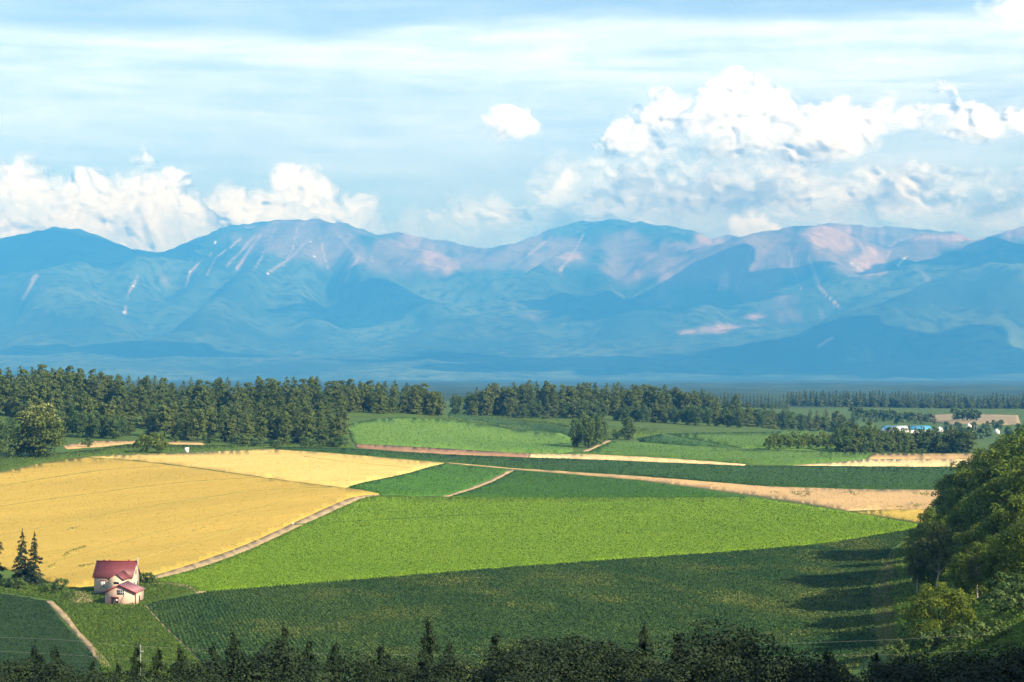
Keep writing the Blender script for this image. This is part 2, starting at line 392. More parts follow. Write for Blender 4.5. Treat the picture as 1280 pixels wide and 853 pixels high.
def field(name, poly, mat, c=0.2, crop=None, crop_mat=None, dens=1.0, size=1.4, tilt=0.55, lift=0.12, grid=6.0, wob=0.3, seed=1, crop_name='crop_leaves', vertical=False):
    """a patch of land bounded by a traced outline laid on the terrain, its crop standing c metres high"""
    pts = densify(poly, 6.0, wob, seed)
    A = np.array(pts); x0, y0 = A.min(0); x1, y1 = A.max(0)
    gyv = max(1.5, min(grid, (y1 - y0) / 5))
    gx_, gy_ = np.meshgrid(np.arange(x0 + grid / 2, x1, grid * 1.6), np.arange(y0 + gyv / 2, y1, gyv))
    gx_ = gx_.ravel(); gy_ = gy_.ravel(); k = inside(A, gx_, gy_)
    inner = np.stack([gx_[k], gy_[k]], 1)
    allp = [Vector(p) for p in A] + [Vector(p) for p in inner]
    nb = len(A)
    vo, eo, fo_, _, _, _ = mgeo.delaunay_2d_cdt(allp, [], [list(range(nb))], 1, 1e-4)
    W = np.array([(v.x, v.y) for v in vo])
    V = pix_world(W[:, 0], W[:, 1], c)
    tris = []
    for f in fo_:
        f = list(f)
        for q in range(1, len(f) - 1): tris.append((f[0], f[q], f[q + 1]))
    tris = np.array(tris)
    nrm = np.cross(V[tris[:, 1]] - V[tris[:, 0]], V[tris[:, 2]] - V[tris[:, 0]])
    fl = nrm[:, 2] < 0; tris[fl] = tris[fl][:, ::-1]
    e = np.concatenate([tris[:, [0, 1]], tris[:, [1, 2]], tris[:, [2, 0]]])
    key = {tuple(r) for r in e.tolist()}
    bd = np.array([r for r in key if (r[1], r[0]) not in key])
    nV = len(V); low = V.copy(); low[:, 2] -= c + 0.15
    used = np.unique(bd); remap = np.full(nV, -1); remap[used] = nV + np.arange(len(used))
    V2 = np.concatenate([V, low[used]])
    sk = np.stack([bd[:, 1], bd[:, 0], remap[bd[:, 0]], remap[bd[:, 1]]], 1)
    o = link(name, fast_mesh(name, V2, [tris, sk]), mat)
    tag(o, kind='structure')
    if crop:
        rng = np.random.default_rng(seed)
        area = 0.5 * abs(np.dot(A[:, 0], np.roll(A[:, 1], 1)) - np.dot(A[:, 1], np.roll(A[:, 0], 1)))
        n = int(area * dens); 
        qx = rng.uniform(x0, x1, int(n * (x1 - x0) * (y1 - y0) / area)); qy = rng.uniform(y0, y1, len(qx))
        k = inside(A, qx, qy); qx = qx[k]; qy = qy[k]
        P = pix_world(qx, qy, c)
        s = size * P[:, 1] / F
        P[:, 2] += rng.uniform(-0.2, 1, len(P)) * lift + s * 0.1
        up = np.tile([0, 0, 1.0], (len(P), 1))
        if vertical: up = np.stack([rng.normal(0, 1, len(P)), rng.normal(-1, 0.5, len(P)), rng.uniform(0.2, 1.4, len(P))], 1)
        Vf, Ff = facets(P, up, s, rng, 0.8, tilt)
        co = link(crop_name, fast_mesh(crop_name, Vf, Ff), crop_mat or mat, o); tag(co, kind='stuff')
    return o

# traced boundaries that neighbours share
gold_line = [(108, 571), (150, 573.5), (200, 578.5), (250, 585), (300, 592), (350, 599), (400, 605.5), (432, 609)]
track_top = smooth_curve([(474, 617.3), (440, 621.5), (400, 638), (350, 661), (300, 683), (250, 701), (205, 715), (184, 721)])
track_bot = smooth_curve([(474, 619.2), (452, 623.5), (412, 641), (362, 664), (310, 688), (258, 707), (212, 720), (190, 724)])
gold_dark = [(345, 562), (400, 565.5), (450, 569.5), (500, 574), (555, 578.8)]
gold_green = smooth_curve([(555, 579.5), (536, 584), (510, 591.5), (480, 598), (455, 603), (436, 608.4)])
strip_bot = [(560, 577.2), (640, 584.2), (720, 589.3), (800, 594.5), (900, 602.5), (960, 607.3), (1080, 611), (1250, 611.8)]
stub_bot = [(560, 579.0), (640, 586.3), (720, 593), (800, 600), (880, 610.7), (940, 620)]
bright_top = [(480, 620), (560, 621.6), (700, 622.2), (850, 622), (938, 622), (1000, 630.5), (1070, 641.5), (1146, 655)]
split = [(1146, 661), (1030, 680.2), (960, 686), (900, 691), (800, 697.6), (640, 709.2), (500, 720.5), (400, 728.8), (320, 735), (262, 739.6)]

field('wheat_field', gold_line + gold_green[::-1] + gold_dark[::-1] + [(330, 561.3), (320, 562), (235, 565.8), (150, 568.5)], M['wheat_b'], 0.2, True, None, 0.9, 1.1, 0.35, 0.06, seed=2, crop_name='wheat_ears')
field('wheat_field', [(104, 571.5)] + [(x, y + 1.3) for x, y in gold_line] + [(452, 612.5)] + track_top + [(178, 724), (120, 731), (88, 734), (60, 727), (30, 716), (-40, 700), (-120, 690), (-120, 612), (-40, 597), (0, 590), (60, 577.5)], M['wheat_a'], 0.2, True, None, 0.9, 1.1, 0.35, 0.06, seed=3, crop_name='wheat_ears')
field('dirt_track', track_top + track_bot[::-1], M['dirt'], 0.06, seed=4)
field('bean_field', gold_green[::-1] + [(560, 580.6), (600, 583.8), (637, 587.2), (610, 600), (585, 610.5), (556, 619), (520, 619.5), (476, 617.6), (450, 611.5)], M['crop_mid'], 0.2, True, None, 1.5, 1.5, 0.6, seed=5)
field('dirt_track', [(637, 587.2), (643, 588), (618, 601.5), (592, 611.5), (562, 620.6), (552, 620.6), (585, 610.5), (610, 600)], M['dirt'], 0.06, seed=6, wob=0.1)
field('bean_field', [(643, 588.2), (720, 594.2), (800, 601.5), (880, 612), (935, 621.3), (850, 621.4), (700, 621.5), (562, 620.8), (592, 611.5), (618, 601.5)], M['crop_mid'], 0.2, True, None, 1.5, 1.5, 0.6, seed=7)
field('beet_field', bright_top + split + [(248, 738.5), (236, 731.5), (214, 727.5), (194, 725)] + track_bot[::-1], M['crop_bright'], 0.10, True, None, 2.0, 1.6, 0.6, 0.15, seed=8)
field('potato_strip', [(345, 558.5), (440, 560.5), (500, 564.8), (560, 568.3), (640, 571.5), (720, 574), (800, 577.2), (870, 580), (930, 582.4), (1080, 583.2), (1250, 584.6)] + strip_bot[::-1] + [(450, 568.6), (400, 564.6), (345, 561.2)], M['crop_dark'], 0.2, True, None, 1.6, 1.5, 0.7, seed=9)
field('stubble_field', [(x, y + 1.0) for x, y in strip_bot] + [(1230, 636), (1100, 637), (1060, 638.5), (1000, 628.5), (940, 619)] + stub_bot[-2::-1], M['stubble'], 0.08, True, None, 0.6, 1.2, 0.5, 0.05, seed=10, crop_name='straw')
field('wheat_field', [(1064, 639.5), (1100, 637.8), (1195, 636.8), (1195, 652), (1146, 653)], M['wheat_a'], 0.12, True, None, 0.9, 1.2, 0.5, 0.05, seed=11, crop_name='wheat_ears')
field('ploughed_strip', [(444, 555), (500, 557.8), (560, 561.2), (640, 566.2), (662, 567), (660, 571.9), (640, 571), (560, 567.9), (500, 564.2), (446, 559.6)], M['soil_red'], 0.1, seed=12)
field('wheat_field', [(663, 567), (740, 568.2), (800, 571), (880, 576.2), (932, 580.6), (930, 582.0), (870, 579.4), (800, 576.6), (720, 573.4), (661, 571.8)], M['straw'], 0.12, True, None, 0.9, 1.2, 0.5, 0.05, seed=13, crop_name='wheat_ears')
field('wheat_field', [(990, 581.6), (1040, 578.5), (1084, 574.4), (1250, 574), (1250, 583.8), (1080, 582.6)], M['straw'], 0.12, True, None, 0.9, 1.2, 0.5, 0.05, seed=14, crop_name='wheat_ears')
field('stubble_field', [(1085, 573.8), (1092, 567.2), (1250, 567.2), (1250, 573.6)], M['stubble'], 0.08, seed=15)
field('meadow_field', [(440, 551), (433, 531), (468, 524), (500, 521.2), (560, 524.5), (600, 530.5), (640, 537.6), (700, 541.6), (714, 547), (716, 564), (700, 567), (640, 565.4), (560, 560.4), (500, 557), (444, 554.2)], M['crop_light'], 0.15, True, None, 1.2, 1.4, 0.5, seed=16)
field('potato_strip', [(562, 515.5), (600, 521), (640, 527), (690, 531), (714, 537), (714, 545.6), (700, 540.8), (640, 536.6), (600, 529.4), (560, 523.2)], M['crop_dark'], 0.15, True, None, 1.2, 1.4, 0.5, seed=17)
field('dirt_track', [(756, 550.3), (764, 551), (748, 558), (735, 564), (728, 564.5), (742, 557)], M['dirt'], 0.1, seed=18, wob=0.1)
field('meadow_field', [(766, 551.6), (800, 553), (850, 557), (920, 561.2), (960, 562), (1087, 566.6), (1082, 573.6), (1040, 577.8), (985, 581.2), (934, 580), (880, 575.4), (800, 570.2), (740, 567.4), (712, 566.8), (738, 564), (750, 558.4)], M['crop_light'], 0.15, True, None, 1.2, 1.4, 0.5, seed=19)
field('potato_strip', [(796, 548), (826, 543), (850, 546.6), (880, 552), (920, 559.6), (850, 556.2), (800, 552.2)], M['crop_dark'], 0.15, True, None, 1.2, 1.4, 0.5, seed=20)
field('meadow_field', [(832, 542), (900, 540.6), (960, 540.2), (1000, 537.6), (1056, 537.6), (1056, 550), (1040, 563.6), (960, 561), (924, 559.8), (882, 552), (852, 546.4)], M['crop_light'], 0.15, True, None, 1.2, 1.4, 0.5, seed=21)
field('stubble_field', [(78, 557), (110, 551.4), (165, 551), (250, 552.4), (256, 555.8), (160, 554.6), (125, 558.6), (84, 561.4)], M['stubble'], 0.1, seed=22)
field('stubble_field', [(1112, 513.0), (1160, 511.8), (1210, 513.4), (1272, 517.8), (1276, 531), (1190, 530), (1150, 526)], M['tan'], 0.3, seed=23)
field('bare_earth', [(1136, 674), (1128, 700), (1118, 730), (1116, 765), (1120, 800), (1096, 808), (1088, 770), (1086, 742), (1096, 712), (1112, 690)], M['soil_dark'], 0.06, True, M['weeds'], 1.3, 2.2, 0.8, 0.2, wob=4.0, seed=24, crop_name='weed_tufts')
field('potato_field', [(-60, 738), (0, 742), (34, 747), (58, 752), (76, 775), (100, 801), (122, 826), (128, 860), (-60, 860)], M['crop_shaded'], 0.2, True, None, 1.6, 1.6, 0.7, seed=25)
field('dirt_track', [(56, 750), (66, 752), (84, 768), (98, 788), (116, 806), (134, 826), (138, 833), (124, 830), (104, 803), (82, 777)], M['dirt'], 0.07, seed=26)
field('dirt_track', [(82, 739), (96, 737), (114, 744), (116, 752), (96, 754), (84, 748)], M['dirt'], 0.07, seed=27)
for k, (poly, dn, sz) in enumerate([
        ([(-40, 722), (20, 726), (60, 731), (88, 738), (118, 735), (176, 727), (192, 726), (214, 729), (236, 733), (248, 740), (196, 750), (181, 757), (204, 784), (234, 812), (254, 834), (270, 850), (130, 850), (118, 812), (84, 770), (66, 750), (34, 745), (-40, 735)], 2.4, 1.8),
        ([(1116, 690), (1150, 668), (1200, 690), (1260, 730), (1300, 800), (1300, 850), (1098, 850), (1120, 800), (1116, 750)], 0.8, 3.2),
        ([(-30, 574), (20, 570), (80, 566), (110, 563), (160, 556), (250, 557), (340, 556), (436, 553), (440, 559), (345, 557.8), (320, 560.5), (235, 564.5), (150, 567.6), (104, 570.6), (60, 576), (0, 589), (-30, 593)], 1.2, 1.6),
        ([(566, 514), (640, 520), (760, 532), (830, 537), (830, 541.6), (796, 547.4), (770, 550.8), (756, 549.8), (718, 560), (716, 546), (714, 536), (690, 530), (640, 526), (600, 520)], 0.9, 1.6)]):
    field('rough_grass', poly, M['weeds'], 0.03, True, None, dn, sz, 0.8, 0.35, seed=40 + k, crop_name='grass_tufts')
for k, poly in enumerate([[(78, 694), (90, 687), (106, 682), (108, 684), (92, 691), (82, 697)], [(60, 708), (68, 704), (70, 709), (62, 712)], [(98, 707), (120, 704), (122, 706), (100, 709)], [(84, 662), (96, 659), (97, 661), (85, 664)], [(240, 663), (256, 659), (258, 660.5), (242, 665)]]):
    field('lodged_patch', poly, M['lodged'], 0.21, True, None, 1.5, 1.6, 0.7, 0.15, wob=1.2, seed=60 + k, crop_name='grass_tufts')
for k, poly in enumerate([[(986, 614), (1016, 615.5), (1012, 620), (1004, 623), (990, 618)], [(961, 615), (976, 616), (975, 618.5), (962, 617)], [(1046, 616), (1076, 617), (1074, 618.6), (1048, 617.6)], [(1108, 632), (1160, 630), (1168, 631.5), (1112, 634)], [(1140, 616), (1176, 617), (1176, 619), (1142, 618.6)]]):
    field('weed_patch', poly, M['weeds'], 0.03, True, None, 1.3, 1.7, 0.8, 0.32, wob=2.5, seed=70 + k, crop_name='grass_tufts')
def wheel_track(name, pts, mat, c, w, seed):
    up = smooth_curve(pts, 4); field(name, [(x, y - w / 2) for x, y in up] + [(x, y + w / 2) for x, y in up[::-1]], mat, c, seed=seed, wob=0.25)
for k, pts in enumerate([[(-20, 611), (60, 598), (130, 588), (200, 583)], [(-20, 636), (100, 619), (220, 604), (320, 597)], [(-10, 672), (90, 652), (200, 631), (320, 614), (420, 609.5)], [(70, 702), (150, 679), (250, 651), (350, 629)], [(110, 716), (200, 690), (300, 660)]]):
    wheel_track('wheel_track', pts, M['lodged'], 0.225, 0.9, 80 + k)
wheel_track('wheel_track', [(368, 655.5), (450, 651), (560, 645), (640, 642)], M['crop_mid'], 0.17, 0.8, 90)
wheel_track('wheel_track', [(380, 570.5), (440, 578), (520, 585.5)], M['lodged'], 0.225, 0.7, 91)
field('dirt_track', [(184, 728.5), (214, 730.5), (234, 735), (246, 741.4), (264, 741), (320, 736.6), (360, 733), (360, 732), (320, 734.6), (264, 738.4), (250, 736.6), (238, 731.2), (214, 727.4)], M['dirt'], 0.06, True, M['weeds'], 0.5, 1.6, 0.8, 0.15, seed=93, crop_name='weed_tufts')
wheel_track('dirt_track', [(181, 756.5), (205, 782), (236, 811), (258, 833)], M['dirt'], 0.07, 3.4, 94)
near = [(x, y + 0.2) for x, y in split] + [(240, 744), (196, 752), (183, 757), (206, 783), (236, 811), (256, 832), (300, 858), (640, 858), (1040, 858), (1098, 812), (1090, 772), (1087, 740), (1098, 711), (1114, 688), (1142, 666)]
nf = field('row_crop_field', near, M['crop_rows'], 0.08, seed=28)
# plants in rows
rng = np.random.default_rng(28)
cr, sr = math.cos(ROW), math.sin(ROW)
A = np.array(near)
corner = pix_world(A[:, 0], A[:, 1], 0.08)
u = corner[:, 0] * cr + corner[:, 1] * sr; v = -corner[:, 0] * sr + corner[:, 1] * cr
uu, vv = np.meshgrid(np.arange(u.min(), u.max(), 0.72), np.arange(v.min(), v.max(), 0.36))
uu = uu.ravel() + rng.normal(0, 0.05, uu.size); vv = vv.ravel() + rng.uniform(-0.15, 0.15, vv.size)
X = uu * cr - vv * sr; Y = uu * sr + vv * cr
ok = Y > 200
X, Y = X[ok], Y[ok]; Z = ground_z(X, Y)
qx = CX + F * X / Y; qy = Y0 + (CZ - Z - 0.08) * F / Y
ok = inside(A, qx, qy) & (qy < 842) & (rng.uniform(0, 1, len(X)) < 0.97); X, Y, Z = X[ok], Y[ok], Z[ok]
hgt = 0.42 + 0.16 * fbm(X / 6, Y / 6, 3)
VV = []; k4 = 4
base = np.repeat(np.stack([X, Y, Z], 1), k4, 0); hh = np.repeat(hgt, k4)
d = rng.normal(0, 1, (len(base), 3)); d[:, 2] = np.abs(d[:, 2]); d /= np.linalg.norm(d, axis=1, keepdims=True)
P = base + d * np.array([0.22, 0.22, 0.0]); P[:, 2] += hh * (0.35 + 0.6 * d[:, 2])
Vf, Ff = facets(P, d + np.array([0, 0, 0.5]), 0.34, rng, 0.8, 0.35)
tag(link('row_plants', fast_mesh('row_plants', Vf, Ff), M['crop_rows'], nf), kind='stuff')

# ------------------------------------------------------------------ the mountain range
sky_x = [-900, -600, -350, -150, 0, 40, 70, 100, 130, 165, 200, 230, 265, 290, 345, 400, 425, 450, 470, 505, 530, 560, 590, 620, 650, 685, 720, 760, 800, 840, 860, 890, 930, 960, 1000, 1040, 1080, 1120, 1150, 1190, 1220, 1245, 1265, 1290, 1400, 1600, 1900, 2200]
sky_y = [360, 330, 345, 320, 301, 289, 285, 287, 297, 310, 317, 305, 291, 283, 275, 274, 279, 287, 293, 292, 297, 301, 308, 309, 303, 288, 279, 276, 278, 284, 289, 298, 295, 289, 282, 279, 281, 286, 286, 290, 299, 296, 288, 282, 290, 320, 340, 370]
mp_ = np.concatenate([np.linspace(-900, -40, 90)[:-1], np.linspace(-40, 1320, 560), np.linspace(1320, 2200, 90)[1:]])
my = np.concatenate([np.linspace(8600, 19200, 330), np.linspace(19200, 21300, 30)[1:]])
PX, MY = np.meshgrid(mp_, my)
MX = (PX - CX) * MY / F
def z_of(py, Y): return CZ + (Y0 - py) * Y / F
Yc = 18600 + 500 * pnoise(mp_ / 170.0, mp_ * 0 + 3.3)
Zs = z_of(np.interp(mp_, sky_x, sky_y), Yc)
Zs = Zs + 22 * fbm(mp_ / 16.0, mp_ * 0 + 8.2, 4)
T_ = (Yc[None, :] - MY) / (Yc[None, :] - 9300)
prof = np.where(T_ >= 0, np.clip(1 - T_, 0, 1) ** 1.9, 1 - 0.35 * np.clip(-T_ * 9, 0, 1) ** 1.5)
# valleys and shoulders: the crest's ups and downs fade down the slope
Zlow = 1150.0
blend = np.clip(T_ * 1.6, 0, 1)
H = (Zs[None, :] * (1 - blend) + Zlow * blend) * prof
# cones and shoulders standing in front of the crest: column, row, distance, reach, number of ribs, seed
cones = [(385, 272, 17400, 5600, 9, 1.0, 1.35), (72, 285, 17000, 5200, 7, 2.0, 1.25), (768, 277, 17700, 5400, 9, 3.0, 1.35), (980, 284, 16300, 4300, 8, 4.0, 1.3),
         (1236, 302, 14800, 4200, 6, 5.0, 1.2), (1151, 300, 16400, 3600, 7, 6.0, 1.3), (515, 292, 18200, 3000, 8, 7.0, 1.3), (-260, 300, 16500, 5200, 8, 8.0, 1.3), (1500, 300, 16000, 5200, 8, 9.0, 1.3),
         (640, 372, 14600, 3300, 6, 10.0, 1.3), (860, 356, 14700, 2800, 6, 11.0, 1.2),]
for (cpx, cpy, cY, reach, ribs, sd_, pw) in cones:
    cX = (cpx - CX) * cY / F; zp = z_of(cpy, cY)
    dx = MX - cX; dy = MY - cY; r = np.hypot(dx, dy); a = np.arctan2(dy, dx)
    wob = 0.35 * fbm(MX / 2600 + sd_ * 9, MY / 2600, 3)
    rib = 1 + 0.17 * np.cos(a * ribs + sd_ + wob * 5 + r / 2600) * sstep(0, reach * 0.3, r) + 0.10 * np.cos(a * ribs * 2.7 + sd_ * 3 + wob * 7) * sstep(reach * 0.1, reach * 0.4, r)
    tt = np.clip(1 - r / (reach * rib), 0, 1)
    hc = zp * tt ** pw
    k = 60.0
    H = np.maximum(H, hc) + k * np.log1p(np.exp(-np.abs(H - hc) / k)) * 0.5
gul = ridged(MX / 1500 + 0.3 * fbm(MX / 3000, MY / 3000, 2), MY / 4200, 5) - 1.1
amp = 85 * sstep(100, 900, H) * (1 - 0.75 * np.exp(-((MY - Yc[None, :]) / 700.0) ** 2))
H = H + amp * gul + 12 * ridged(MX / 380, MY / 620, 4) - 12 * sstep(50, 500, H)
H = H * sstep(8600, 11500, MY) + 40 * sstep(8800, 10500, MY) * (fbm(MX / 1500, MY / 1500, 3)) - 12
# keep the skyline where it stands: limit what stands behind the crest line
limit = z_of(np.interp(mp_, sky_x, sky_y)[None, :] + 5.0 * fbm(PX / 22.0, PX * 0 + 4.4, 3) * 0.5, MY)
H = H * (1 + 0.07 * sstep(200, 900, H))
H = np.minimum(H, limit + 4 * fbm(MX / 90, MY / 90, 2))
nr, nc = H.shape
idx = np.arange(nr * nc).reshape(nr, nc)
quads = np.stack([idx[:-1, :-1], idx[:-1, 1:], idx[1:, 1:], idx[1:, :-1]], -1).reshape(-1, 4)
RS = 2.0                                           # survey unit of the range: the crest stands about 37 km off
mme = fast_mesh('mountain_range', np.stack([MX * RS, MY * RS, CZ + (H - CZ) * RS], -1).reshape(-1, 3), quads, True)
# ground cover: bare rock up high, pink cliffs and scree where they lie, forest lower down
QY = Y0 - (H - CZ) * F / MY
def blobs(lst):
    s = np.zeros_like(H)
    for (bx, by, rx, ry, w) in lst: s = np.maximum(s, w * np.exp(-((PX - bx) / rx) ** 2 - ((QY - by) / ry) ** 2))
    return s
rock = blobs([(385, 290, 60, 38, 1), (350, 300, 60, 26, .8), (430, 305, 40, 30, .8), (520, 315, 60, 34, 1), (600, 318, 70, 22, .8), (680, 315, 80, 26, .9), (760, 300, 60, 20, .6), (820, 330, 90, 26, 1), (900, 320, 60, 40, 1), (960, 325, 60, 45, 1),
              (1060, 305, 70, 40, 1), (1130, 300, 70, 25, .9), (1200, 300, 50, 16, .9), (1270, 290, 40, 14, 1), (850, 380, 60, 14, .35), (1000, 395, 40, 14, .3), (690, 395, 60, 14, .4), (900, 412, 60, 10, .5)])
rock = sstep(0.28, 0.66, rock + 0.34 * fbm(MX / 420, MY / 900, 5))
pink = blobs([(540, 322, 22, 24, 1), (560, 335, 22, 14, .8), (512, 300, 22, 12, .8), (1040, 300, 40, 22, 1), (1085, 330, 26, 22, 1), (1150, 297, 30, 8, .8), (1200, 297, 34, 8, .9), (1060, 290, 60, 12, .8), (812, 318, 14, 8, 1), (800, 345, 10, 10, .9), (830, 345, 16, 14, .9), (715, 320, 40, 8, .7), (885, 300, 24, 12, .9), (905, 350, 10, 18, .8), (1270, 290, 30, 8, 1), (890, 412, 34, 8, .6), (1035, 428, 14, 7, .5), (860, 415, 16, 4, .7), (945, 396, 30, 5, .6)])
pink = sstep(0.35, 0.8, pink + 0.32 * fbm(MX / 260, MY / 500, 5))
def streak(lines):
    s = np.zeros_like(H)
    for pts, w in lines:
        for (ax, ay), (bx, by) in zip(pts[:-1], pts[1:]):
            vx, vy = bx - ax, by - ay; ln = vx * vx + vy * vy
            tt = np.clip(((PX - ax) * vx + (QY - ay) * vy) / ln, 0, 1)
            dd = np.hypot(PX - ax - tt * vx, QY - ay - tt * vy)
            s = np.maximum(s, np.exp(-(dd / w) ** 2))
    return s
scree = streak([([(174, 338), (170, 350), (160, 368), (156, 392)], 2.2), ([(264, 318), (250, 328), (238, 340), (232, 358)], 2.5), ([(318, 296), (298, 318), (283, 332)], 2.2), ([(326, 294), (310, 316), (296, 336)], 2.4),
                ([(385, 300), (360, 325), (335, 341)], 2.2), ([(420, 290), (448, 322), (432, 350)], 2.4), ([(45, 345), (30, 372)], 3.5), ([(345, 285), (330, 315), (318, 338)], 1.3), ([(372, 284), (366, 312), (352, 335)], 1.3), ([(398, 286), (404, 315), (412, 340)], 1.2), ([(436, 292), (462, 318), (470, 336)], 1.2), ([(300, 300), (270, 322), (258, 345)], 1.2), ([(690, 296), (664, 316), (640, 336)], 1.4), ([(730, 292), (716, 318), (700, 338)], 1.4), ([(940, 310), (928, 340), (920, 362)], 1.4), ([(985, 300), (990, 335), (1002, 362)], 1.3), ([(1075, 300), (1082, 322), (1090, 344)], 1.5), ([(1120, 300), (1108, 322), (1100, 342)], 1.5), ([(912, 340), (902, 350), (898, 362)], 2.2), ([(1010, 320), (1025, 360), (1050, 385)], 2.0), ([(1040, 423), (1022, 434)], 2.0), ([(862, 414), (850, 420)], 2.0)])
scree = sstep(0.45, 0.95, scree + 0.55 * fbm(MX / 150, MY / 400, 4)) * 0.75
snow = streak([([(170, 352), (167, 358)], 1.0), ([(158, 389), (153, 391)], 1.1), ([(387, 301), (389, 304)], 0.9), ([(393, 321), (397, 324)], 1.0), ([(237, 340), (234, 346)], 1.0), ([(1132, 321), (1122, 333)], 1.6), ([(335, 342), (338, 339)], 0.9), ([(1062, 328), (1080, 340)], 1.0), ([(275, 300), (268, 304)], 0.8)])
snow = sstep(0.55, 0.9, snow + 0.2 * fbm(MX / 120, MY / 120, 3)) * 0.8
att = np.stack([rock, pink, np.maximum(scree, 0), np.ones_like(rock)], -1).reshape(-1, 4).astype(np.float32)
ca = mme.color_attributes.new('cover', 'FLOAT_COLOR', 'POINT'); ca.data.foreach_set('color', att.ravel())
sa = mme.attributes.new('snow', 'FLOAT', 'POINT'); sa.data.foreach_set('value', snow.ravel().astype(np.float32))
m, t, b = base_mat('mountain_cover')
ac = N(t, 'ShaderNodeAttribute', attribute_name='cover'); sc = N(t, 'ShaderNodeSeparateColor'); L(t, ac, sc)
n1 = pos_noise(t, 0.00056, 6, 0.6, (1, 0.6, 1)); n2 = pos_noise(t, 0.0052, 5, 0.65)
veg = mixc(t, ramp(t, n1, [(0.40, (0, 0, 0)), (0.62, (1, 1, 1))]), (0.026, 0.054, 0.018), (0.110, 0.150, 0.050))
veg = mixc(t, ramp(t, n2, [(0.46, (0, 0, 0)), (0.62, (1, 1, 1))]), veg, (0.018, 0.034, 0.013))
rk = mixc(t, ramp(t, n2, [(0.35, (0, 0, 0)), (0.68, (1, 1, 1))]), (0.155, 0.125, 0.105), (0.25, 0.20, 0.165))
pk = mixc(t, ramp(t, n2, [(0.35, (0, 0, 0)), (0.68, (1, 1, 1))]), (0.30, 0.20, 0.15), (0.52, 0.38, 0.29))
c = mixc(t, sc.outputs[0], veg, rk); c = mixc(t, sc.outputs[1], c, pk); c = mixc(t, sc.outputs[2], c, (0.45, 0.35, 0.29))
sn = N(t, 'ShaderNodeAttribute', attribute_name='snow'); c = mixc(t, sn.outputs[2], c, (0.9, 0.9, 0.9))
t.links.new(c, b.inputs['Base Color'])
bp = N(t, 'ShaderNodeBump'); bp.inputs['Strength'].default_value = 1.0; bp.inputs['Distance'].default_value = 30
t.links.new(n2, bp.inputs['Height']); L(t, bp, b, 0, b.inputs.find('Normal'))
mount = link('mountains', mme, m); tag(mount, kind='structure')

# ------------------------------------------------------------------ haze: the blue air between here and the range
hz = bpy.data.materials.new('blue_air'); hz.use_nodes = True; t = hz.node_tree; t.nodes.clear()
pv = N(t, 'ShaderNodeVolumePrincipled')
pv.inputs['Color'].default_value = (0.06, 0.375, 1.0, 1); pv.inputs['Density'].default_value = 6.7e-5; pv.inputs['Density Attribute'].default_value = ''
pv.inputs['Absorption Color'].default_value = (0.36, 0.36, 0.36, 1); pv.inputs['Anisotropy'].default_value = 0.0
mo = N(t, 'ShaderNodeOutputMaterial'); L(t, pv, mo, 0, 1)
try: hz.cycles.homogeneous_volume = True
except Exception: pass
HZ_TOP = CZ + (float(H.max()) - CZ) * RS + 20
hx, hy0, hy1, hb = 45000, -400, 42900, float(min(GZ.min(), CZ + (H.min() - CZ) * RS)) - 1.5
V = [(-hx, hy0, hb), (hx, hy0, hb), (hx, hy1, hb), (-hx, hy1, hb), (-hx, hy0, HZ_TOP), (hx, hy0, HZ_TOP), (hx, hy1, HZ_TOP), (-hx, hy1, HZ_TOP)]
haze = link('haze', fast_mesh('haze', V, np.array([(0, 3, 2, 1), (4, 5, 6, 7), (0, 1, 5, 4), (1, 2, 6, 5), (2, 3, 7, 6), (3, 0, 4, 7)])), hz)
tag(haze, kind='stuff')
print('HAZE TOP', HZ_TOP, 'bottom', hb)

# ------------------------------------------------------------------ clouds: heaped bodies of vapour beyond the range
def vapour_mat(name, alb=0.97):
    m = bpy.data.materials.new(name); m.use_nodes = True; t = m.node_tree; t.nodes.clear()
    d = N(t, 'ShaderNodeBsdfDiffuse'); d.inputs['Color'].default_value = (alb, alb, alb, 1)
    tl = N(t, 'ShaderNodeBsdfTranslucent'); tl.inputs['Color'].default_value = (alb, alb, alb, 1)
    # vapour scatters light deep inside, so its shading wraps round the billows
    g = N(t, 'ShaderNodeNewGeometry'); a = N(t, 'ShaderNodeVectorMath', operation='SCALE'); a.inputs['Scale'].default_value = 0.55; L(t, g, a, 1, 0)
    b_ = N(t, 'ShaderNodeVectorMath', operation='ADD'); b_.inputs[1].default_value = (0.0, -0.35, 0.6); L(t, a, b_)
    nn = N(t, 'ShaderNodeVectorMath', operation='NORMALIZE'); L(t, b_, nn); L(t, nn, d, 0, d.inputs.find('Normal'))
    mx = N(t, 'ShaderNodeMixShader'); mx.inputs[0].default_value = 0.2; L(t, d, mx, 0, 1); L(t, tl, mx, 0, 2)
    tr = N(t, 'ShaderNodeBsdfTransparent'); at_ = N(t, 'ShaderNodeAttribute', attribute_name='vapour')
    m2 = N(t, 'ShaderNodeMixShader'); L(t, at_, m2, 2, 0); L(t, tr, m2, 0, 1); L(t, mx, m2, 0, 2)
    o = N(t, 'ShaderNodeOutputMaterial'); L(t, m2, o)
    return m
VAP = vapour_mat('cloud_vapour')
def billow(x, y, oct=5, gain=0.5):
    s = 0; a = 1.0
    for _ in range(oct):
        s = s + a * (np.abs(pnoise(x, y)) * 1.6 - 0.45); x = x * 2.07 + 11.7; y = y * 2.07 + 3.9; a *= gain
    return s
